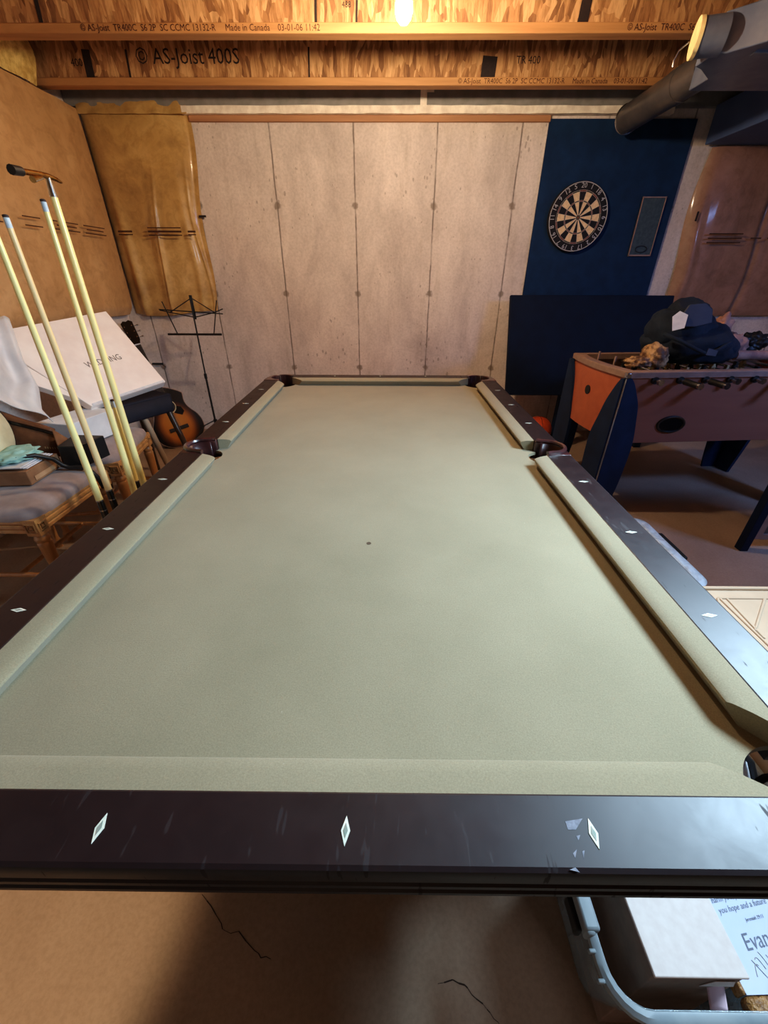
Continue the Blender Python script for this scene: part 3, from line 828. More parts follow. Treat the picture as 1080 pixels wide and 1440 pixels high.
cue((-1.14, 1.398, .581), (-1.14, 1.409, 1.271), .575, 1.53, 'pale pool cue with a black butt, leftmost of the four upright sticks', .0165, .0078)
cue((-1.18, 1.517, .573), (-1.18, 1.526, 1.502), .56, 1.505, 'tan pool cue with a white ferrule and black butt, second stick from the left', .0165, .0085, m_maple2)
cue((-1.14, 1.612, .5), (-1.14, 1.661, 1.557), .40, 1.56, 'pale pool cue with a blue white ferrule, just left of the bridge stick', .017, .0085)
cue((-1.215, 1.756, .497), (-1.215, 1.782, .862), .485, .87, 'short pale pool cue tucked between the third cue and the bridge stick', .0155, .010)
bs, at = cue((-1.17, 1.737, .476), (-1.17, 1.767, 1.594), .42, 1.585, 'tall pale bridge stick with a metal cross head on top', .0165, .0115, None, False, 'bridge_stick')
p0, p1 = at(1.578), at(1.632)
MB().tube([p0, p0.lerp(p1, .9), p1], [.0125, .0085, .008], 14).build('ferrule_socket', m_steel, bs)
hd = MB()
hd.tube([p1+V((.0, -.125, -.004)), p1+V((0, -.05, .003)), p1+V((0, 0, .004)), p1+V((.004, .04, .0))], [.009, .008, .009, .007], 10)
hd.tube([p1+V((.005, -.085, -.018)), p1+V((0, -.03, -.004))], [.010, .006], 10)
hd.tube([p1+V((.0, 0, .004)), p1+V((.01, .04, -.004)), p1+V((.012, .05, -.006))], [.007, .006, .003], 10)
hd.build('bridge_head', m_brass, bs)
MB().tube([p1+V((.0, -.16, -.006)), p1+V((0, -.118, -.003))], [.014, .013], 10).build('end_grip', m_black, bs)

# ------------------------------------------------------------------ carved chairs
def make_chair(label):
    t = thing('dining_chair', label, 'chair', (0, 0, 0), 0, 'carved chairs along the left wall')
    W, D = .50, .44
    # seat cushion (front edge at x=0, seat reaches to -D)
    def cush(u, v):
        a = 2*PI*u
        ca, sa = math.cos(a), math.sin(a)
        e = .28
        x = -D/2 + (D/2+.004)*math.copysign(abs(ca)**e, ca); y = W/2 + (W/2+.004)*math.copysign(abs(sa)**e, sa)
        k = [1.0, 1.012, .985, .90, .6, .02][v]; z = [.462, .478, .498, .512, .525, .53][v]
        return V((-D/2 + (x+D/2)*k, W/2 + (y-W/2)*k, z))
    mb = MB(); mb.loft([[cush(i/48, j) for i in range(48)] for j in range(6)]); mb.build('seat', m_mauve, t, smooth=60)
    # rails with reeded grooves
    prof = [(.0, .405), (.0, .418), (-.005, .422), (-.005, .426), (.002, .430), (.002, .442), (-.004, .446), (-.004, .450), (.003, .454), (.003, .466), (-.03, .466), (-.03, .405)]
    for nm, a, b, nn in (('front', V((0, .055, 0)), V((0, W-.055, 0)), V((1, 0, 0))), ('near', V((-D+.05, 0, 0)), V((-.055, 0, 0)), V((0, -1, 0))), ('far', V((-D+.05, W, 0)), V((-.055, W, 0)), V((0, 1, 0))), ('back', V((-D, .05, 0)), V((-D, W-.05, 0)), V((-1, 0, 0)))):
        mb = MB()
        mid = (a+b)/2
        mb.loft([[p + nn*(o + .0) + V((0, 0, z - .0)) for o, z in prof] for p in (a, a.lerp(b, .3), b.lerp(a, .3), b)])
        mb.build('seat_rail', m_chairwood, t, smooth=30)
    for x, y in ((-.028, .028), (-.028, W-.028), (-D+.025, .026), (-D+.025, W-.026)):
        M = Matrix.Translation((x, y, 0))
        mb = MB(); h = .029
        mb.loft([[(x+h*i, y+h*j, z) for i, j in ((1, 1), (-1, 1), (-1, -1), (1, -1))] for z in (.392, .468)])
        mb.lathe([(.030, .392), (.022, .386), (.027, .376), (.030, .366), (.024, .352), (.028, .345), (.027, .33), (.016, .06), (.020, .05), (.023, .04), (.020, .022), (.014, .012), (.016, 0)], M, 20)
        if x > -.1:
            for s in ((1, 0), (0, -1), (0, 1)):
                c = V((x+s[0]*(h+.001), y+s[1]*(h+.001), .43)); n = V((s[0], s[1], 0))
                w = V((-s[1], s[0], 0))
                for r in (.019, .009):
                    mb.tube([c + w*r + V((0, 0, r)), c - w*r + V((0, 0, r)), c - w*r - V((0, 0, r)), c + w*r - V((0, 0, r))], .0035, 6, closed=True)
        mb.build('leg', m_chairwood, t, smooth=40)
    # stretchers
    mb = MB(); mb.cyl((-.03, .03, .16), (-D+.03, .03, .16), .011); mb.cyl((-.03, W-.03, .16), (-D+.03, W-.03, .16), .011); mb.cyl((-D/2, .03, .16), (-D/2, W-.03, .16), .011)
    mb.build('stretcher', m_chairwood, t)
    return t
ch1 = make_chair('carved oak chair with mauve seat holding the cardboard tray and papers')
ch1.location = (-1.455, 1.405, 0)
ch2 = copy_thing(ch1, (-1.45, 2.0, 0), .17, 'carved oak chair with mauve seat behind the upright cues, holding a white box')

# tray box, papers, mint cloth, strap on chair 1
A = V((-1.58, 1.60, 0)); ex = V((-.012, .215, 0)); ey = V((-.165, -.015, 0))   # tray axes
def quadbox(o, a, b, z0, z1, mb=None):
    mb = mb or MB()
    mb.loft([[(o+a*i+b*j).to_tuple()[:2] + (z,) for i, j in ((0, 0), (1, 0), (1, 1), (0, 1))] for z in (z0, z1)])
    return mb
tr = thing('cardboard_tray', 'shallow brown cardboard box on the nearer mauve chair seat', 'box', (-1.74, 1.7, .534))
quadbox(A, ex, ey, .534, .600).build('tray_body', m_card, tr, bevel=.003)
quadbox(A+V((.0015, .03, 0)), ex*.82, ey*.01, .545, .565).build('shipping_label', m_cardl, tr, smooth=0)
for k in range(3):
    dz = .6015 + k*.006
    o = A + ex*(.12-.05*k) + ey*(.06+.03*k)
    mb = quadbox(o, ex*.8, ey*.82, dz, dz+.0045).build('paper_stack', m_paper, None, bevel=.001)
    tag(mb, ['bottom folder of white papers lying on the cardboard tray', 'middle folder of white papers lying on the cardboard tray', 'top folder of white papers under the mint cloth'][k], 'papers', 'papers on the cardboard tray')
mt = MB(); mt.blob((-1.69, 1.705, .636), (.075, .10, .026), .35, 2.2, 3, 4, flat=-.015).build('mint_cloth', m_mint, smooth=180)
mt = bpy.data.objects['mint_cloth']; tag(mt, 'crumpled mint green cloth on top of the papers', 'cloth')
st = MB(); st.tube([(-1.735, 1.602, .634), (-1.70, 1.612, .638), (-1.65, 1.645, .640), (-1.60, 1.70, .636), (-1.565, 1.745, .60), (-1.55, 1.765, .56), (-1.53, 1.775, .542), (-1.49, 1.782, .542), (-1.452, 1.79, .530), (-1.432, 1.80, .48), (-1.425, 1.805, .42)], .0105, 8)
tag(st.build('black_strap', m_black, smooth=180), 'black strap trailing over the papers and off the chair seat', 'strap')

# round cream cushion/disc standing on chair 1 behind the tray
dm = thing('round_cushion', 'round cream cushion with dark piping standing behind the papers', 'cushion', (-1.83, 1.64, .535))
cM = Matrix.Translation((-1.80, 1.655, .738)) @ Matrix.Rotation(PI/2 - .12, 4, 'Y')
mb = MB(); mb.lathe([(.002, -.04), (.10, -.038), (.175, -.025), (.195, 0), (.175, .025), (.10, .038), (.002, .042)], cM, 40); mb.build('cushion_body', m_cream, dm, smooth=180)
mb = MB(); mb.tube([cM @ V((.196*math.cos(a), .196*math.sin(a), 0)) for a in [2*PI*i/48 for i in range(48)]], .005, 6, closed=True); mb.build('piping', m_black, dm)

# brown leather bag + brown cardboard flap
bg = thing('brown_bag', 'brown leather bag with a dark strap slumped behind the cardboard tray', 'bag', (-1.75, 1.95, .53))
c0 = [(-1.90, 1.84, .545), (-1.655, 1.90, .55), (-1.655, 1.925, .68), (-1.89, 1.87, .81)]
def patch(q, amp=.01, seed=0, nu=12, nv=10, bow=.0, nrm=(1, -.4, .3)):
    q = [V(x) for x in q]; n = V(nrm).normalized()
    return lambda u, v: (q[0].lerp(q[1], u)).lerp(q[3].lerp(q[2], u), v) + n*(bow*math.sin(PI*u)*math.sin(PI*v) + amp*noise.noise(V((u*3, v*3, seed))))
mb = MB(); mb.grid(patch(c0, .008, 1, bow=.02), 12, 10); mb.build('bag_body', m_brownl, bg, smooth=180, solid=.03)
mb = MB(); pf = patch(c0, .008, 1, bow=.02)
mb.tube([pf(u, .78) + V((.018, -.006, .006)) for u in [i/10 for i in range(11)]], .009, 8); mb.build('dark_strap', m_blackg, bg)
mb = MB()
for k in range(6):
    c = pf(.72+.045*k, .28) + V((.017, -.006, .004)); mb.box(c, (.004, .008, .009))
mb.build('stitching', m_tan, bg, smooth=0)
fl = MB(); fl.grid(patch([(-1.60, 1.83, .535), (-1.585, 1.94, .535), (-1.595, 1.95, .60), (-1.63, 1.885, .695)], .003, 2), 8, 8)
tag(fl.build('cardboard_flap', m_card, smooth=180, solid=.004), 'loose brown cardboard flap standing at the far end of the tray', 'cardboard')

# black box standing between the two chairs
kb = MB(); kb.loft([[(-1.57, 1.80, z), (-1.475, 1.80, z), (-1.44, 1.955, z), (-1.60, 1.965, z)] for z in (.533, .64)])
tag(kb.build('black_box', m_black, bevel=.004), 'small black box on the far corner of the nearer carved chair', 'box')

# white box on chair 2
wb = MB(); o = V((-1.655, 2.03, 0)); a = V((.066, .29, 0)); b = V((-.20, .03, 0))
w1 = quadbox(o, a, b, .535, .67)
tag(w1.build('white_box', m_cloth, bevel=.004), 'small white box on the seat of the farther carved chair', 'box')

# padded stool with the big white cartons leaning on it
ax_ = V((.484, .875, 0)).normalized(); nx_ = V((-.875, .484, 0)).normalized()
K0 = V((-1.455, 2.735, 0))
so = thing('padded_stool', 'navy padded stool with splayed legs holding up the white carton', 'stool', tuple(K0 - ax_*.2 + nx_*.18))
mb = MB(); mb.loft([[tuple(K0 + ax_*(-.4+.4*i) + nx_*(.36*j) + V((0, 0, z))) for i, j in ((1, 0), (0, 0), (0, 1), (1, 1))] for z in (.535, .55, .645, .656)]); mb.build('seat', m_navycush, so, bevel=.018, seg=3)
for i, (p, q, m) in enumerate(((K0 - ax_*.03 + nx_*.03, V((-1.30, 2.60, 0)), m_darkwood), (K0 - ax_*.21 + nx_*.03, V((-1.50, 2.60, 0)), m_palewood), (K0 - ax_*.06 + nx_*.33, K0 + nx_*.42, m_darkwood), (K0 - ax_*.36 + nx_*.33, K0 - ax_*.38 + nx_*.42, m_darkwood))):
    MB().tube([p + V((0, 0, .54)), p.lerp(q, .5) + V((0, 0, .27)), q], [.02, .018, .015], 10).build('leg', m, so)
def carton(P1, P2, U1, th, name, label):
    P1, P2, U1 = V(P1), V(P2), V(U1); U2 = P2 + (U1-P1); n = (P2-P1).cross(U1-P1).normalized()
    if n.z < 0: n = -n
    t = thing(name, label, 'box', tuple(P1))
    mb = MB()
    mb.loft([[p for p in (P1, P2, U2, U1)], [p - n*th for p in (P1, P2, U2, U1)]]); mb.build('carton_body', m_whitecard, t, bevel=.003)
    return t, P1, P2, U1, U2, n
PR, PB, PTT = V((-1.462, 2.72, .735)), V((-1.69, 2.285, .693)), V((-1.82, 2.892, 1.139))
nC = (PTT-PR).cross(PB-PR).normalized()
if nC.z < 0: nC = -nC
xd = (PR-PB).normalized(); yd = nC.cross(xd)
CM = frame(PB, xd, yd)
cl_ = lambda p: tuple((CM.inverted() @ V(p))[:2])
t = thing('white_carton', 'large flat white carton stencilled with grey letters, leaning on the padded stool', 'box', tuple(PR))
b0, r0, t0 = cl_(PB), cl_(PR), cl_(PTT)
w_ = r0[0]; h_ = t0[1]
l1, l2 = (-.16, h_*.86), (-.145, h_*.985)
MB().prism([b0, r0, (t0[0], h_), l2, l1], -.055, 0, CM).build('carton_body', m_whitecard, t, bevel=.003)
m_sten = simple('grey_stencil', srgb(128, 118, 114), None, 40, .8)
text('WEDDING', .056, CM @ Matrix.Translation((w_*.52, h_*.43, .001)), m_sten, 'stencil_lettering', t, depth=.0005, sx=.82)
MB().box(CM @ V((w_*.5, .008, .0015)), (w_*.96, .012, .003), CM.to_3x3()).build('edge_fold', m_paper, t, smooth=0)
MB().prism([(.02, h_*.80), (.035, h_*.80), (.12, h_*.985), (.10, h_*.985)], 0, .0015, CM).build('crease_shadow', m_sten, t, smooth=0) if False else None
t2 = thing('white_carton', 'second white carton left of the lettered one, half covered by the grey cloth', 'box', tuple(PB))
MB().prism([(-.012, .05), (-.20, .275), (-.34, .40), (-.33, h_*.93), (-.17, h_*.955), (-.165, h_*.86)], -.05, -.006, CM).build('carton_body', m_whitecard, t2, bevel=.003)
for k in range(3):
    mb = MB()
    for i in range(6): mb.box(CM @ V((-.30+.011*i+.05*k*0, h_*.90-.022*k+.003*((i*k) % 2), -.0055)), (.008, .006 if k else .010, .001), CM.to_3x3())
    mb.build('small_print', m_sten, t2, smooth=0)

# grey cloth draped over the left carton down to the chair
DR = [((-2.03, 2.02, 1.19), (-2.02, 2.37, 1.145)), ((-1.93, 1.90, 1.09), (-1.91, 2.22, .965)), ((-1.86, 1.79, 1.02), (-1.82, 2.14, .835)), ((-1.86, 1.72, 1.0), (-1.76, 2.04, .755)), ((-1.85, 1.70, .965), (-1.705, 2.02, .70))]
def drape(u, v):
    k = min(int(v*4), 3); f = v*4-k
    a = V(DR[k][0]).lerp(V(DR[k+1][0]), f); b = V(DR[k][1]).lerp(V(DR[k+1][1]), f)
    p = a.lerp(b, u)
    q = u + .12*v
    fold = .035*math.sin(q*14+.6) * (.5+.7*math.sin(PI*min(1, v*.9+.1))) + .02*noise.noise(V((u*4, v*2.5, 8)))
    if u > .9: fold -= .04*(u-.9)/.1
    return p + V((.75, -.5, .4))*fold
tag(MB().grid(drape, 60, 36).build('grey_cloth', m_cloth, smooth=180, solid=.004), 'pale grey cloth draped in folds over the left carton', 'cloth')

# ------------------------------------------------------------------ guitar
gb, gt = V((-1.80, 3.44, .015)), V((-2.185, 3.68, 1.03))
yl = (gt-gb).normalized(); nrm = V((.45, -.86, .25)); nrm = (nrm - yl*nrm.dot(yl)).normalized(); xl = yl.cross(nrm).normalized()
GM = Matrix(((xl.x, yl.x, nrm.x, gb.x), (xl.y, yl.y, nrm.y, gb.y), (xl.z, yl.z, nrm.z, gb.z), (0, 0, 0, 1))) @ Matrix.Scale(1.085, 4)
gu = thing('acoustic_guitar', 'sunburst acoustic guitar leaning in the back left corner', 'guitar', (0, 0, 0))
gu.matrix_world = GM; reg(gu, GM)
gl = (gt-gb).length
hw = [(0, .03), (.012, .095), (.04, .145), (.09, .182), (.15, .192), (.21, .178), (.26, .148), (.30, .130), (.34, .127), (.38, .136), (.42, .140), (.45, .128), (.47, .098), (.478, .05)]
def spl(h, n=4):
    out = []
    for i in range(len(h)-1):
        p0 = h[max(i-1, 0)]; p1 = h[i]; p2 = h[i+1]; p3 = h[min(i+2, len(h)-1)]
        for k in range(n):
            t = k/n
            out.append(tuple(.5*((2*p1[j]) + (-p0[j]+p2[j])*t + (2*p0[j]-5*p1[j]+4*p2[j]-p3[j])*t*t + (-p0[j]+3*p1[j]-3*p2[j]+p3[j])*t**3) for j in range(2)))
    out.append(h[-1]); return out
h2 = spl(hw)
# cutaway on the right upper shoulder
poly = [(w*(1 if not (.40 < y) else max(.35, 1-(y-.40)*8)), y) for y, w in h2] + [(-w, y) for y, w in reversed(h2)]
L = lambda mb, nm, m, **k: mb.build(nm, m, gu, local=True, **k)
L(MB().prism(poly, -.10, -.004), 'body_sides', m_blackg, smooth=40)
L(MB().prism([(x*.985, .003+y*.99) for x, y in poly], -.004, 0), 'soundboard', m_sun, smooth=40)
edge = MB(); edge.tube([(x, y, -.001) for x, y in poly], .003, 6, closed=True); L(edge, 'binding', m_trim)
hole = MB(); hole.lathe([(.002, .001), (.046, .001), (.046, -.002)], Matrix.Translation((0, .325, 0)), 28); L(hole, 'sound_hole', m_black)
ro = MB(); ro.tube([(.052*math.cos(a), .325+.052*math.sin(a), .001) for a in [2*PI*i/32 for i in range(32)]], .003, 5, closed=True); L(ro, 'rosette', m_cream)
L(MB().prism([(.018, .27), (.07, .235), (.095, .26), (.085, .30), (.055, .315), (.045, .29)], 0, .002), 'pick_guard', m_blackg)
L(MB().box((0, .145, .005), (.15, .028, .012)), 'bridge', m_fret, bevel=.002)
L(MB().box((0, .585, .002), (.048, .47, .016)), 'fretboard', m_fret, bevel=.002)
L(MB().box((0, .66, -.014), (.044, .36, .02)), 'neck', m_neck, bevel=.006)
L(MB().box((0, .822, .008), (.046, .008, .012)), 'nut', m_paper)
L(MB().prism([(.023, .826), (.038, .86), (.042, .99), (.02, 1.005), (0, .998), (-.02, 1.005), (-.042, .99), (-.038, .86), (-.023, .826)], -.016, .0), 'headstock', m_blackg, bevel=.002)
sg_ = MB()
for i in range(6):
    x = -.018 + i*.0072
    sg_.cyl((x*1.3, .15, .012), (x, .822, .014), .0007, n=4)
L(sg_, 'strings', m_steel)
for i in range(3):
    for sx in (-1, 1):
        mb = MB(); mb.cyl((sx*.042, .875+i*.042, -.01), (sx*.058, .875+i*.042, -.01), .003, n=8); mb.blob((sx*.064, .875+i*.042, -.01), (.009, .007, .005), 0, sub=2); mb.cyl((sx*.026, .875+i*.042, 0), (sx*.026, .875+i*.042, .014), .004, n=8)
        L(mb, 'tuning_peg', m_steel)

tw = MB(); tw.box((-2.13, YB-.012, .628), (.09, .03, .012)); tw.tube([(-2.10, YB-.02, .628), (-2.075, YB-.03, .62), (-2.05, YB-.03, .60)], .003, 6)
tag(tw.build('metal_tie', m_black), 'short dark metal tie sticking out of the concrete beside the guitar neck', 'tie')

# ------------------------------------------------------------------ music stand
B = V((-1.53, 3.5, 0))
ms = thing('music_stand', 'black folding wire music stand in front of the concrete wall', 'music stand', tuple(B))
MB().tube([B+V((0, 0, .10)), B+V((0, 0, .6))], .0085, 10).build('lower_pole', m_black, ms)
MB().tube([B+V((0, 0, .58)), B+V((0, .02, 1.19))], .006, 10).build('upper_pole', m_black, ms)
MB().tube([B+V((0, 0, .585)), B+V((0, 0, .625))], .012, 10).build('clamp_collar', m_black, ms)
MB().tube([B+V((0, 0, .20)), B+V((0, 0, .235))], .013, 10).build('hub', m_black, ms)
for a in (-2.35, -.25, 1.85):
    d_ = V((math.cos(a), math.sin(a), 0))
    MB().tube([B+V((0, 0, .225)), B+d_*.10+V((0, 0, .20)), B+d_*.30+V((0, 0, .008))], .0055, 8).build('leg', m_black, ms)
    MB().tube([B+V((0, 0, .105)), B+d_*.155+V((0, 0, .13))], .004, 6).build('brace', m_black, ms)
Tp = lambda x, z, y=0: B+V((x, y + .02 + (z-1.0)*.12, z))
MB().tube([Tp(-.225, .93, -.02), Tp(.205, .93, -.02)], .008, 8).build('ledge', m_black, ms)
for a, b in (((-.15, .93), (-.235, 1.16)), ((.14, .93), (.195, 1.17))): MB().tube([Tp(*a, -.015), Tp(*b)], .0045, 6).build('side_arm', m_black, ms)
for pts in ([(-.265, 1.10), (-.185, 1.085), (0, 1.185), (.165, 1.085), (.235, 1.11)], [(-.185, 1.085), (0, 1.05), (.165, 1.085)], [(-.27, 1.105), (.23, 1.075)]):
    MB().tube([Tp(*q) for q in pts], .004, 6).build('fold_wire', m_black, ms)
MB().box(Tp(0, 1.12), (.022, .012, .17)).build('spine', m_black, ms, bevel=.003)

# ------------------------------------------------------------------ foosball table
th = .08
FM = Matrix.Translation((1.345, 2.335, 0)) @ Matrix.Rotation(th, 4, 'Z')
fo = thing('foosball_table', 'cherry foosball table with dark lens shaped legs', 'foosball table', (1.345, 2.335, 0), th)
LN, WD, HT = 1.38, .62, .885
def Lc(mb, nm, m, parent=fo, **k): return mb.build(nm, m, parent, local=True, pm=FM, **k)
bow = .035
def plan(u): return -bow*math.sin(PI*u)
n_ = 12
end_out = [(plan(i/n_), WD*i/n_) for i in range(n_+1)]
end_in = [(plan(i/n_)+.028, .03+(WD-.06)*i/n_) for i in range(n_+1)]
Lc(MB().prism(end_out + end_in[::-1], .485, .855), 'end_panel', m_foos, smooth=40)
Lc(MB().prism([(LN-x, y) for x, y in end_out + end_in[::-1]], .485, .855), 'end_panel', m_foos, smooth=40)
Lc(MB().box((LN/2, .014, .66), (LN-.03, .028, .39)), 'side_panel', m_foosdim, bevel=.003)
Lc(MB().box((LN/2, WD-.014, .66), (LN-.03, .028, .39)), 'side_panel', m_foosdim, bevel=.003)
Lc(MB().box((LN/2, WD/2, .50), (LN-.05, WD-.05, .02)), 'bottom_board', m_espd)
Lc(MB().box((LN/2, WD/2, .735), (LN-.05, WD-.05, .012)), 'playfield', m_green)
def rimpts(off):
    o = [(plan(i/n_)-off, -off+(WD+2*off)*i/n_) for i in range(n_+1)]
    return o + [(LN-x, y) for x, y in reversed(o)]
mb = MB(); ou = rimpts(.012); ii = rimpts(-.045)
mb.loft([[(x, y, .852) for x, y in ou], [(x, y, HT-.004) for x, y in ou], [(x*.999+.0005, y, HT) for x, y in rimpts(.008)], [(x, y, HT) for x, y in ii], [(x, y, .852) for x, y in ii], [(x, y, .852) for x, y in ou]], cap=False)
Lc(mb, 'top_trim', m_trim, smooth=40)
Lc(MB().tube([(plan(.40)+.006, WD*.5, .715), (plan(.40)-.006, WD*.5, .715)], .028, 24), 'ball_return', m_black)
ov = MB(); ov.tube([(.35+.082*math.cos(a), -.002, .578+.046*math.sin(a)) for a in [2*PI*i/32 for i in range(32)]], .008, 8, closed=True)
ov.prism([(.35+.082*math.cos(a), .578+.046*math.sin(a)) for a in [2*PI*i/32 for i in range(32)]], -.003, .003, Matrix.Rotation(PI/2, 4, 'X'))
Lc(ov, 'ball_drop', m_blackg, smooth=40)
# legs: two curved panels meeting at the corner
fp = [(0, .012), (.09, .118), (.24, .136), (.455, .140), (.61, .112), (.70, .095), (.755, .072), (.82, .040), (.862, .016)]
epn = [(0, .13), (.23, .158), (.32, .17), (.475, .168), (.60, .13), (.706, .095), (.80, .045), (.855, .01)]
fps = spl([(a, b) for a, b in [(0, .100), (.09, .118), (.24, .136), (.455, .142), (.61, .118), (.70, .098), (.755, .074), (.82, .040), (.85, .016)]], 4)
eps = spl([(0, .115), (.23, .158), (.32, .17), (.475, .168), (.60, .13), (.706, .095), (.80, .045), (.85, .01)], 4)
for sx in (0, 1):
    for sy in (0, 1):
        fx_ = (lambda x: x) if sx == 0 else (lambda x: LN-x)
        fy_ = (lambda y: y) if sy == 0 else (lambda y: WD-y)
        mb = MB()
        def pan(out, th0, th1, which):
            rings = []
            for z, w in out:
                a = [(-.012, th0), (w, th0), (w, th1), (-.012, th1)] if which == 'f' else [(th0, -.012), (th0, w), (th1, w), (th1, -.012)]
                rings.append([(fx_(x), fy_(y), z) for x, y in a])
            mb.loft(rings)
        pan(fps, -.014, .012 if False else -.002, 'f'); pan(eps, -.014-.02, -.004-.02+.012, 'e')
        lg = Lc(mb, 'leg', m_legnavy, smooth=30)
        mb = MB(); mb.cyl((fx_(-.020), fy_(-.014), .01), (fx_(-.020), fy_(-.014), .85), .005, n=8)
        e = mb.build('edge_trim', m_trim if sy else m_steel, lg, local=True, pm=FM)
Lc(MB().box((-.014, -.012, .868), (.03, .025, .03)), 'corner_cap', m_steel, bevel=.004)
# rods
for k in range(8):
    x = .155 + k*.149
    mb = MB(); o1 = .06 if k in (0, 3, 4, 6) else .16
    mb.cyl((x, -o1, .838), (x, WD+.22-o1, .838), .008, n=12)
    rd = Lc(mb, 'rod', m_steel)
    Lc(MB().tube([(x, -.016, .838), (x, .03, .838)], .02, 16), 'bearing', m_black)
    if k in (1, 2, 5, 7):
        mb = MB(); mb.tube([(x, -.16, .838), (x, -.15, .838), (x, -.10, .838), (x, -.05, .838)], [.012, .018, .016, .018], 14); mb.build('grip', m_black, rd, local=True, pm=FM)
    mb = MB(); mb.tube([(x, -o1-.006, .838), (x, -o1+.014, .838)], .017, 12); mb.build('end_cap', m_steel, rd, local=True, pm=FM)
    nf = [1, 2, 3, 5, 5, 3, 2, 1][k]
    for j in range(nf):
        y = WD*(j+1)/(nf+1)
        mb = MB(); mb.loft([[(x+a*.5, y+b, z) for a, b in ((s, .011), (-s, .011), (-s, -.011), (s, -.011))] for z, s in ((.765, .02), (.80, .014), (.815, .026), (.85, .026), (.856, .014), (.876, .014))])
        mb.build('player_figure', m_black if k in (0, 1, 3, 5) else m_tan, rd, local=True, pm=FM)
# scoring posts at the near end of the table
for y in (.22, .40):
    Lc(MB().box((.035, y, .905), (.008, .012, .05)), 'score_post', m_trim)

# things heaped on the foosball table
wl = lambda x, y, z: FM @ V((x, y, z))
jk = thing('navy_jacket', 'bulky navy jacket heaped on the foosball table', 'jacket', tuple(wl(.48, .28, .885)))
mb = MB(); mb.blob(wl(.50, .28, .985), (.255, .20, .13), .16, 1.6, 2, 4, flat=-.098); mb.blob(wl(.42, .28, 1.07), (.185, .15, .125), .15, 1.8, 5, 4); mb.blob(wl(.44, .28, 1.15), (.115, .11, .085), .14, 1.6, 8, 4); mb.blob(wl(.63, .27, .955), (.165, .15, .085), .18, 2, 7, 4, flat=-.068)
mb.build('jacket_body', m_jacket, jk, smooth=180)
pm_ = frame(wl(.385, .135, 1.155), (1, .12, .05), (0, .45, 1))
mb = MB(); mb.prism([(-.075, -.055), (-.01, -.06), (.085, -.045), (.09, .025), (.05, .062), (-.045, .06), (-.08, .02)], -.012, .004, pm_); mb.build('slate_panel', m_jacketg, jk, smooth=0, bevel=.004)
mb = MB(); mb.tube([wl(.235, .15, 1.06), wl(.30, .085, 1.03), wl(.40, .06, .985), wl(.455, .055, .965), wl(.52, .06, .985), wl(.60, .09, 1.02), wl(.64, .13, 1.04)], .010, 8); mb.build('hood_seam', m_jacket, jk, smooth=180)
tgm = frame(wl(.285, .125, 1.125), (.9, -.35, .15), (.15, .25, 1))
mb = MB(); mb.prism([(-.030, -.045), (.026, -.036), (.036, .030), (-.004, .055), (-.036, .030)], 0, .003, tgm); mb.build('white_tag', m_paper, jk)
mb = MB(); mb.prism([(-.03, -.016), (.026, -.02), (.034, .010), (-.02, .02)], 0, .003, frame(wl(.475, .048, .975), (1, 0, -.05), (0, .35, 1))); mb.build('small_badge', m_jacketg, jk)
gc = MB()
gc.blob(wl(.225, .16, .925), (.07, .075, .085), .3, 2.6, 3, 4, flat=-.038); gc.blob(wl(.15, .15, .905), (.085, .06, .04), .3, 3, 6, 4, flat=-.018)
tag(gc.build('gold_brocade_cloth', m_gold, smooth=180), 'crumpled gold and brown cloth spilling beside the navy jacket', 'cloth')
pk = MB(); pk.blob(wl(.84, .46, 1.01), (.07, .06, .115), .35, 2.2, 9, 4, flat=-.123); pk.blob(wl(.93, .44, .95), (.10, .07, .08), .3, 2.4, 3, 4, flat=-.063)
tag(pk.build('pink_cloth', m_pink, smooth=180), 'dusty pink cloth piled behind the navy jacket', 'cloth')
gk = MB(); gk.blob(wl(1.08, .44, .975), (.085, .06, .055), .4, 2.6, 4, 4); gk.blob(wl(1.05, .44, .93), (.06, .055, .048), .3, 2.6, 6, 3, flat=-.043)
tag(gk.build('black_gloves', m_black, smooth=180), 'bunched black gloves beside the pink cloth', 'gloves')
rl = MB(); rl.tube([wl(.86, .30, .915), wl(1.14, .28, .915)], .029, 20)
rl = rl.build('rolled_pink_cloth', m_pink); tag(rl, 'pinkish rolled cloth lying right of the navy jacket on the foosball table', 'cloth')

# ------------------------------------------------------------------ dark framed screen at the right
sc_ = thing('framed_board', 'dark framed pinkish board standing on the floor before the foosball table', 'board', (2.3, 1.9, 0))
MB().box((2.025, 1.9, .40), (.045, .045, .80)).build('post', m_navyd, sc_, bevel=.003)
MB().box((2.66, 1.9, .40), (.045, .045, .80)).build('post', m_navyd, sc_, bevel=.003)
MB().box((2.34, 1.9, .79), (.60, .045, .045)).build('top_rail', m_navyd, sc_, bevel=.003)
mb = MB(); mb.box((2.075, 1.905, .42), (.05, .02, .70)); mb.box((2.61, 1.905, .42), (.05, .02, .70)); mb.box((2.342, 1.905, .085), (.49, .02, .035)); mb.box((2.342, 1.905, .75), (.49, .02, .035)); mb.build('inner_frame', m_mat_pink, sc_, bevel=.002)
MB().box((2.342, 1.91, .42), (.49, .01, .66)).build('picture_panel', m_pict, sc_)
MB().box((2.342, 1.898, .145), (.42, .006, .012)).build('caption_strip', m_mat_pink, sc_)

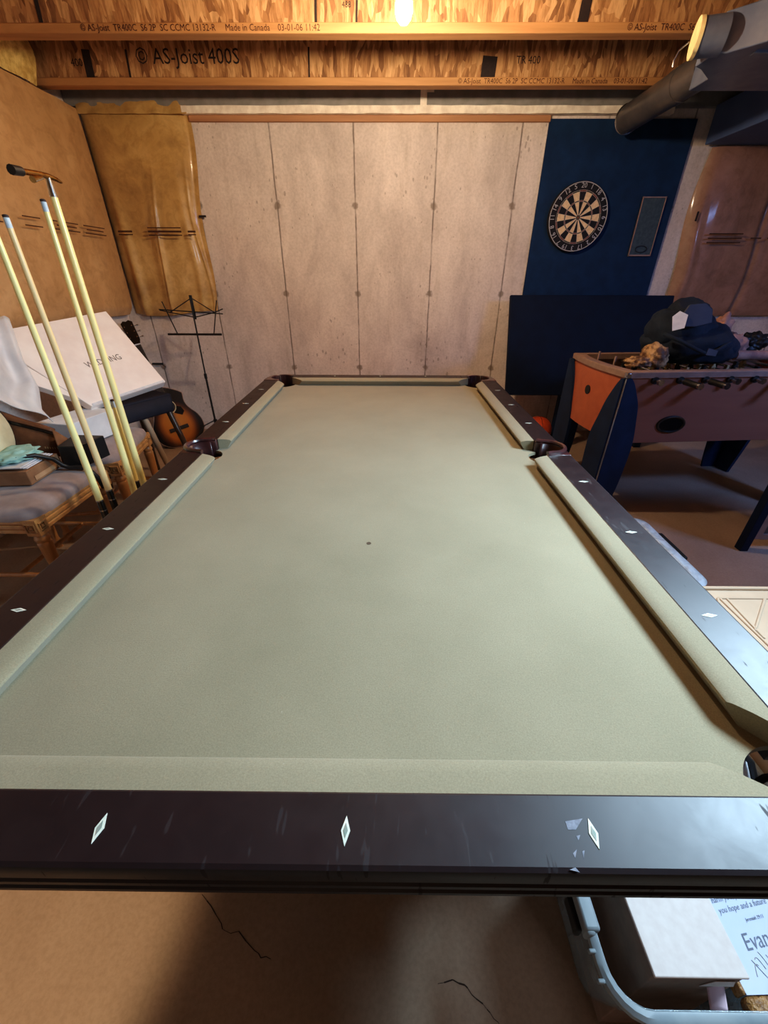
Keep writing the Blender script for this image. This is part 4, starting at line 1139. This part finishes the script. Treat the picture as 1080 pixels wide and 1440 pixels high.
# ------------------------------------------------------------------ blue lidded tote
def rrect(x0, x1, y0, y1, r, n=6):
    out = []
    for cx, cy, a in ((x1-r, y1-r, 0), (x0+r, y1-r, PI/2), (x0+r, y0+r, PI), (x1-r, y0+r, 1.5*PI)):
        out += [(cx+r*math.cos(a+PI/2*i/n), cy+r*math.sin(a+PI/2*i/n)) for i in range(n+1)]
    return out
to = thing('storage_tote', 'cloudy blue lidded storage tote on the floor beside the pool table', 'tote', (1.05, 1.45, 0))
mb = MB(); rs = [(0.10, 0), (.10, .002), (.0, .285), (0, .29)]
mb.loft([[(x, y, z) for x, y in rrect(.85+.35*i, 1.235-.35*i, 1.225+.35*i, 1.685-.35*i, .05)] for i, z in rs]); mb.build('tote_body', m_bluebin, to, smooth=40)
mb = MB(); ou = rrect(.83, 1.26, 1.20, 1.71, .06)
mb.loft([[(x, y, .288) for x, y in ou], [(x, y, .318) for x, y in ou], [(x, y, .324) for x, y in rrect(.84, 1.25, 1.21, 1.70, .055)], [(x, y, .324) for x, y in rrect(.87, 1.22, 1.24, 1.67, .04)], [(x, y, .314) for x, y in rrect(.88, 1.21, 1.25, 1.66, .04)]]); mb.build('lid', m_bluebin, to, smooth=40)
mb = MB()
for k in range(3):
    mb.tube([(x, y, .316) for x, y in rrect(.90+.0*k, 1.19, 1.27+.13*k, 1.37+.13*k, .03)], .005, 6, closed=True)
mb.build('lid_ribs', m_bluebin, to)
MB().box((1.262, 1.475, .312), (.022, .19, .022)).build('latch', m_black, to, bevel=.004)

# ------------------------------------------------------------------ ivory carton with folded-in flaps
ic = thing('ivory_carton', 'ivory cardboard carton with interleaved top flaps beside the near right rail', 'box', (1.1, .66, 0))
x0, x1, y0, y1, zt = .91, 1.50, .36, .931, .55
mb = MB(); mb.box(((x0+x1)/2, (y0+y1)/2, zt/2-.006), (x1-x0, y1-y0, zt-.012)); mb.build('carton_body', m_ivory, ic, bevel=.003)
mb = MB(); mb.box(((x0+x1)/2, (y0+y1)/2, zt-.008), (x1-x0-.02, y1-y0-.02, .010)); mb.build('top_flap', m_ivory, ic, bevel=.002)
mb = MB()
for a, b in (((.955, .885), (1.45, .885)), ((.960, .885), (.966, .42)), ((.955, .885), (.922, .825)), ((.966, .762), (1.09, .885)), ((.97, .735), (.98, .885))):
    a, b = V((*a, zt-.003)), V((*b, zt-.003)); mb.box((a+b)/2, ((b-a).length, .007, .007), Matrix.Rotation(math.atan2(b.y-a.y, b.x-a.x), 3, 'Z'))
mb.build('flap_crease', m_ivory, ic, bevel=.0025)
mb = MB(); mb.box(((x0+x1)/2, y1-.006, zt-.002), (x1-x0, .012, .014)); mb.box((x0+.006, (y0+y1)/2, zt-.002), (.012, y1-y0, .014)); mb.box((x1-.006, (y0+y1)/2, zt-.002), (.012, y1-y0, .014)); mb.build('raised_edge', m_ivory, ic, bevel=.004)

# ------------------------------------------------------------------ clear bin near right with its contents
bi = thing('clear_storage_bin', 'open clear plastic storage bin under the near right corner of the pool table', 'bin', (.7, .38, 0))
bx0, bx1, by0, by1 = .372, .895, .146, .68
mb = MB(); q = lambda i: rrect(bx0+.05*i+.012, bx1-.05*i-.012, by0+.05*i+.012, by1-.05*i-.012, .055)
mb.loft([[(x, y, z) for x, y in q(i)] for i, z in ((1, .004), (.96, .01), (.0, .32))], cap=False)
b_ = [mb.bm.verts.new((x, y, .004)) for x, y in q(1)]; mb.face(b_)
mb.build('bin_wall', m_clearbin, bi, smooth=50, solid=.003)
mb = MB(); pr = [(-.005, .318), (-.005, .330), (.001, .335), (.009, .335), (.010, .328), (0.001, .318)]
loop = [rrect(bx0+o, bx1-o, by0+o, by1-o, .062-o) for o, z in pr]
mb.loft([[(x, y, pr[k][1]) for x, y in loop[k]] for k in range(len(pr))] + [[(x, y, pr[0][1]) for x, y in loop[0]]], cap=False)
mb.build('bin_rim', m_rimbin, bi, smooth=40)
for y in (.222, .187):
    MB().box((bx0-.008, y, .33), (.012, .006, .010)).build('rim_clip', m_rimbin, bi, bevel=.002)
lt = MB(); lt.box((bx0+.002, .305, .331), (.028, .12, .026)); lt.box((bx0-.002, .255, .325), (.018, .03, .03)); lt = lt.build('handle_latch', m_rimbin, bi, bevel=.005)
MB().box((bx0-.014, .275, .305), (.012, .05, .03)).build('dark_clasp', m_black, bi, bevel=.003)

wbx = thing('white_carton_in_bin', 'tall pinkish white carton standing in the clear bin', 'box', (.52, .32, .01))
mb = MB(); ccx, ccy = .521, .325
mb.box((ccx, ccy, .183), (.150, .272, .345)); mb.build('carton_body', m_boxside, wbx, bevel=.002)
MB().box((ccx, ccy, .358), (.155, .277, .006)).build('carton_lid', m_pinkbox, wbx, bevel=.002)
mb = MB(); mb.prism([(-.028, -.018), (.03, -.018), (.02, .012), (-.012, .012)], 0, .0008, frame((.565, .1883, .325), (1, 0, 0), (0, 0, 1))); mb.build('tape_patch', m_pinkbox, wbx, smooth=0)

rot = Matrix.Rotation(math.radians(1.5), 4, 'Z')
rot2 = Matrix.Rotation(math.radians(7.5), 4, 'Z')
PM = Matrix.Translation((.616, .180, .298)) @ rot     # print's lower-left corner, x right, y up the page
fr_ = thing('framed_print', 'pale blue framed print with grey script lying in the clear bin', 'picture', (.607, .178, .28))
pw, ph = .20, .25
mb = MB(); mb.box(PM @ V((pw/2, ph/2, -.003)), (pw, ph, .006), rot.to_3x3()); mb.build('print_sheet', m_print, fr_, smooth=0)
for (c, d_) in (((pw/2+.012, -.014, -.012), (pw+.04, .028, .03)), ((-.004, ph/2, -.012), (.008, ph, .03)), ((pw+.017, ph/2, -.012), (.034, ph, .03)), ((pw/2+.012, ph+.017, -.012), (pw+.04, .034, .03))):
    mb = MB(); mb.box(PM @ V(c), d_, rot.to_3x3()); mb.build('frame_side', m_goldfrm, fr_, bevel=.01, seg=3)
def ptxt(s, x, y, size, al='LEFT'):
    text(s, size, PM @ Matrix.Translation((x, y, .0006)) @ rot2, m_printink, 'script_text', fr_, al, depth=.0001, sx=.92, shear=.35)
ptxt('prosper you and not to', .020, .134, .0125); ptxt('harm you, plans to give', .024, .119, .0125); ptxt('you hope and a future', .028, .104, .0125); ptxt('Jeremiah 29:11', .070, .091, .007)
ptxt('Evan', .040, .060, .031)
mb = MB()
for k in range(5):
    mb.tube([PM @ V((.035+.012*k*math.cos(t*.3)+.02*t*.3, .02+.03*math.sin(t+k)*.5+.008*k, .0006)) for t in [i*.3 for i in range(8)]], .0006, 4)
mb.tube([PM @ V((.04, .04, .0006)), PM @ V((.052, .018, .0006)), PM @ V((.2, .018, .0006))], .0007, 4)
mb.build('floral_drawing', m_wire, fr_)
pbg = thing('plastic_bag', 'white plastic bag with a black cord at the back of the clear bin', 'bag', (.815, .535, .01))
mb = MB(); mb.blob((.80, .535, .215), (.075, .085, .205), .06, 1.5, 3, 4); mb.build('bag_body', m_paper, pbg, smooth=180)
MB().tube([(.775, .56, .405), (.795, .535, .428), (.815, .50, .415), (.84, .465, .34)], .007, 8).build('cord', m_black, pbg)
pkp = MB(); pkp.grid(lambda u, v: (.557+.028*u, .168+.03*v-.004*u, .27+.03*v+.006*math.sin(3*u)), 8, 6)
tag(pkp.build('pink_paper', m_pinkp, smooth=180, solid=.001), 'scrap of pale pink paper between the carton and the gold frame', 'paper')

# ------------------------------------------------------------------ camera, lights, look
cam = bpy.data.cameras.new('camera'); co = bpy.data.objects.new('camera', cam); COL.objects.link(co)
cam.sensor_fit = 'VERTICAL'; cam.sensor_height = 24; cam.lens = 568.45/1440*24; cam.clip_start = .02
co.location = (0, 0, 1.35)
Rm = Matrix.Rotation(.0072, 4, 'Z') @ Matrix.Rotation(PI/2 - .5324, 4, 'X') @ Matrix.Rotation(.0026, 4, 'Z')
co.matrix_world = Matrix.Translation((0, 0, 1.35)) @ Rm
S.camera = co

def lamp(name, typ, loc, energy, color, target=None, **k):
    l = bpy.data.lights.new(name, typ); l.energy = energy; l.color = color
    for a, v in k.items(): setattr(l, a, v)
    o = bpy.data.objects.new(name, l); COL.objects.link(o); o.location = loc
    if target is not None: o.rotation_euler = (V(target)-V(loc)).to_track_quat('-Z', 'Y').to_euler()
    return o
lamp('cool_side_light', 'AREA', (1.42, .90, 1.86), 52, (.56, .80, 1), (.5, .66, 1.26), shape='RECTANGLE', size=.6, size_y=.45, spread=math.radians(130))
lamp('blue_flare_fill', 'AREA', (3.3, .9, 2.2), 26, (.22, .42, 1), (2.0, 2.6, .5), shape='RECTANGLE', size=.6, size_y=.4, spread=math.radians(100))  # added lamp without a real source, stands in for blue flare haze
lamp('ceiling_bulb_behind', 'POINT', (-.2, -1.6, 2.2), 3, (1, .78, .55), shadow_soft_size=.05)
lamp('floor_fill_left', 'SPOT', (-1.5, -1.3, 2.2), 260, (1, .72, .46), (-1.06, .25, 0), spot_size=math.radians(24), spot_blend=.3, shadow_soft_size=.06)  # added unseen spot, its cone edge imitates a cast shadow border
lamp('floor_fill_mid', 'SPOT', (.9, -1.5, 2.2), 45, (.85, .9, 1), (.24, .2, 0), spot_size=math.radians(8), spot_blend=.8, shadow_soft_size=.05)  # added unseen spot, makes the cool bright strip on the floor
w = bpy.data.worlds.new('world'); S.world = w; w.use_nodes = True
w.node_tree.nodes['Background'].inputs[0].default_value = (.4, .55, .9, 1); w.node_tree.nodes['Background'].inputs[1].default_value = .055
S.view_settings.view_transform = 'Standard'
S.view_settings.look = 'None'
S.view_settings.exposure = 0
S.view_settings.use_curve_mapping = True
cmv = S.view_settings.curve_mapping
c_ = cmv.curves[3]
c_.points[0].location = (0, 0); c_.points[1].location = (1, 1)
for p in ((.03, .022), (.12, .112), (.35, .355)): c_.points.new(*p)
cmv.update()
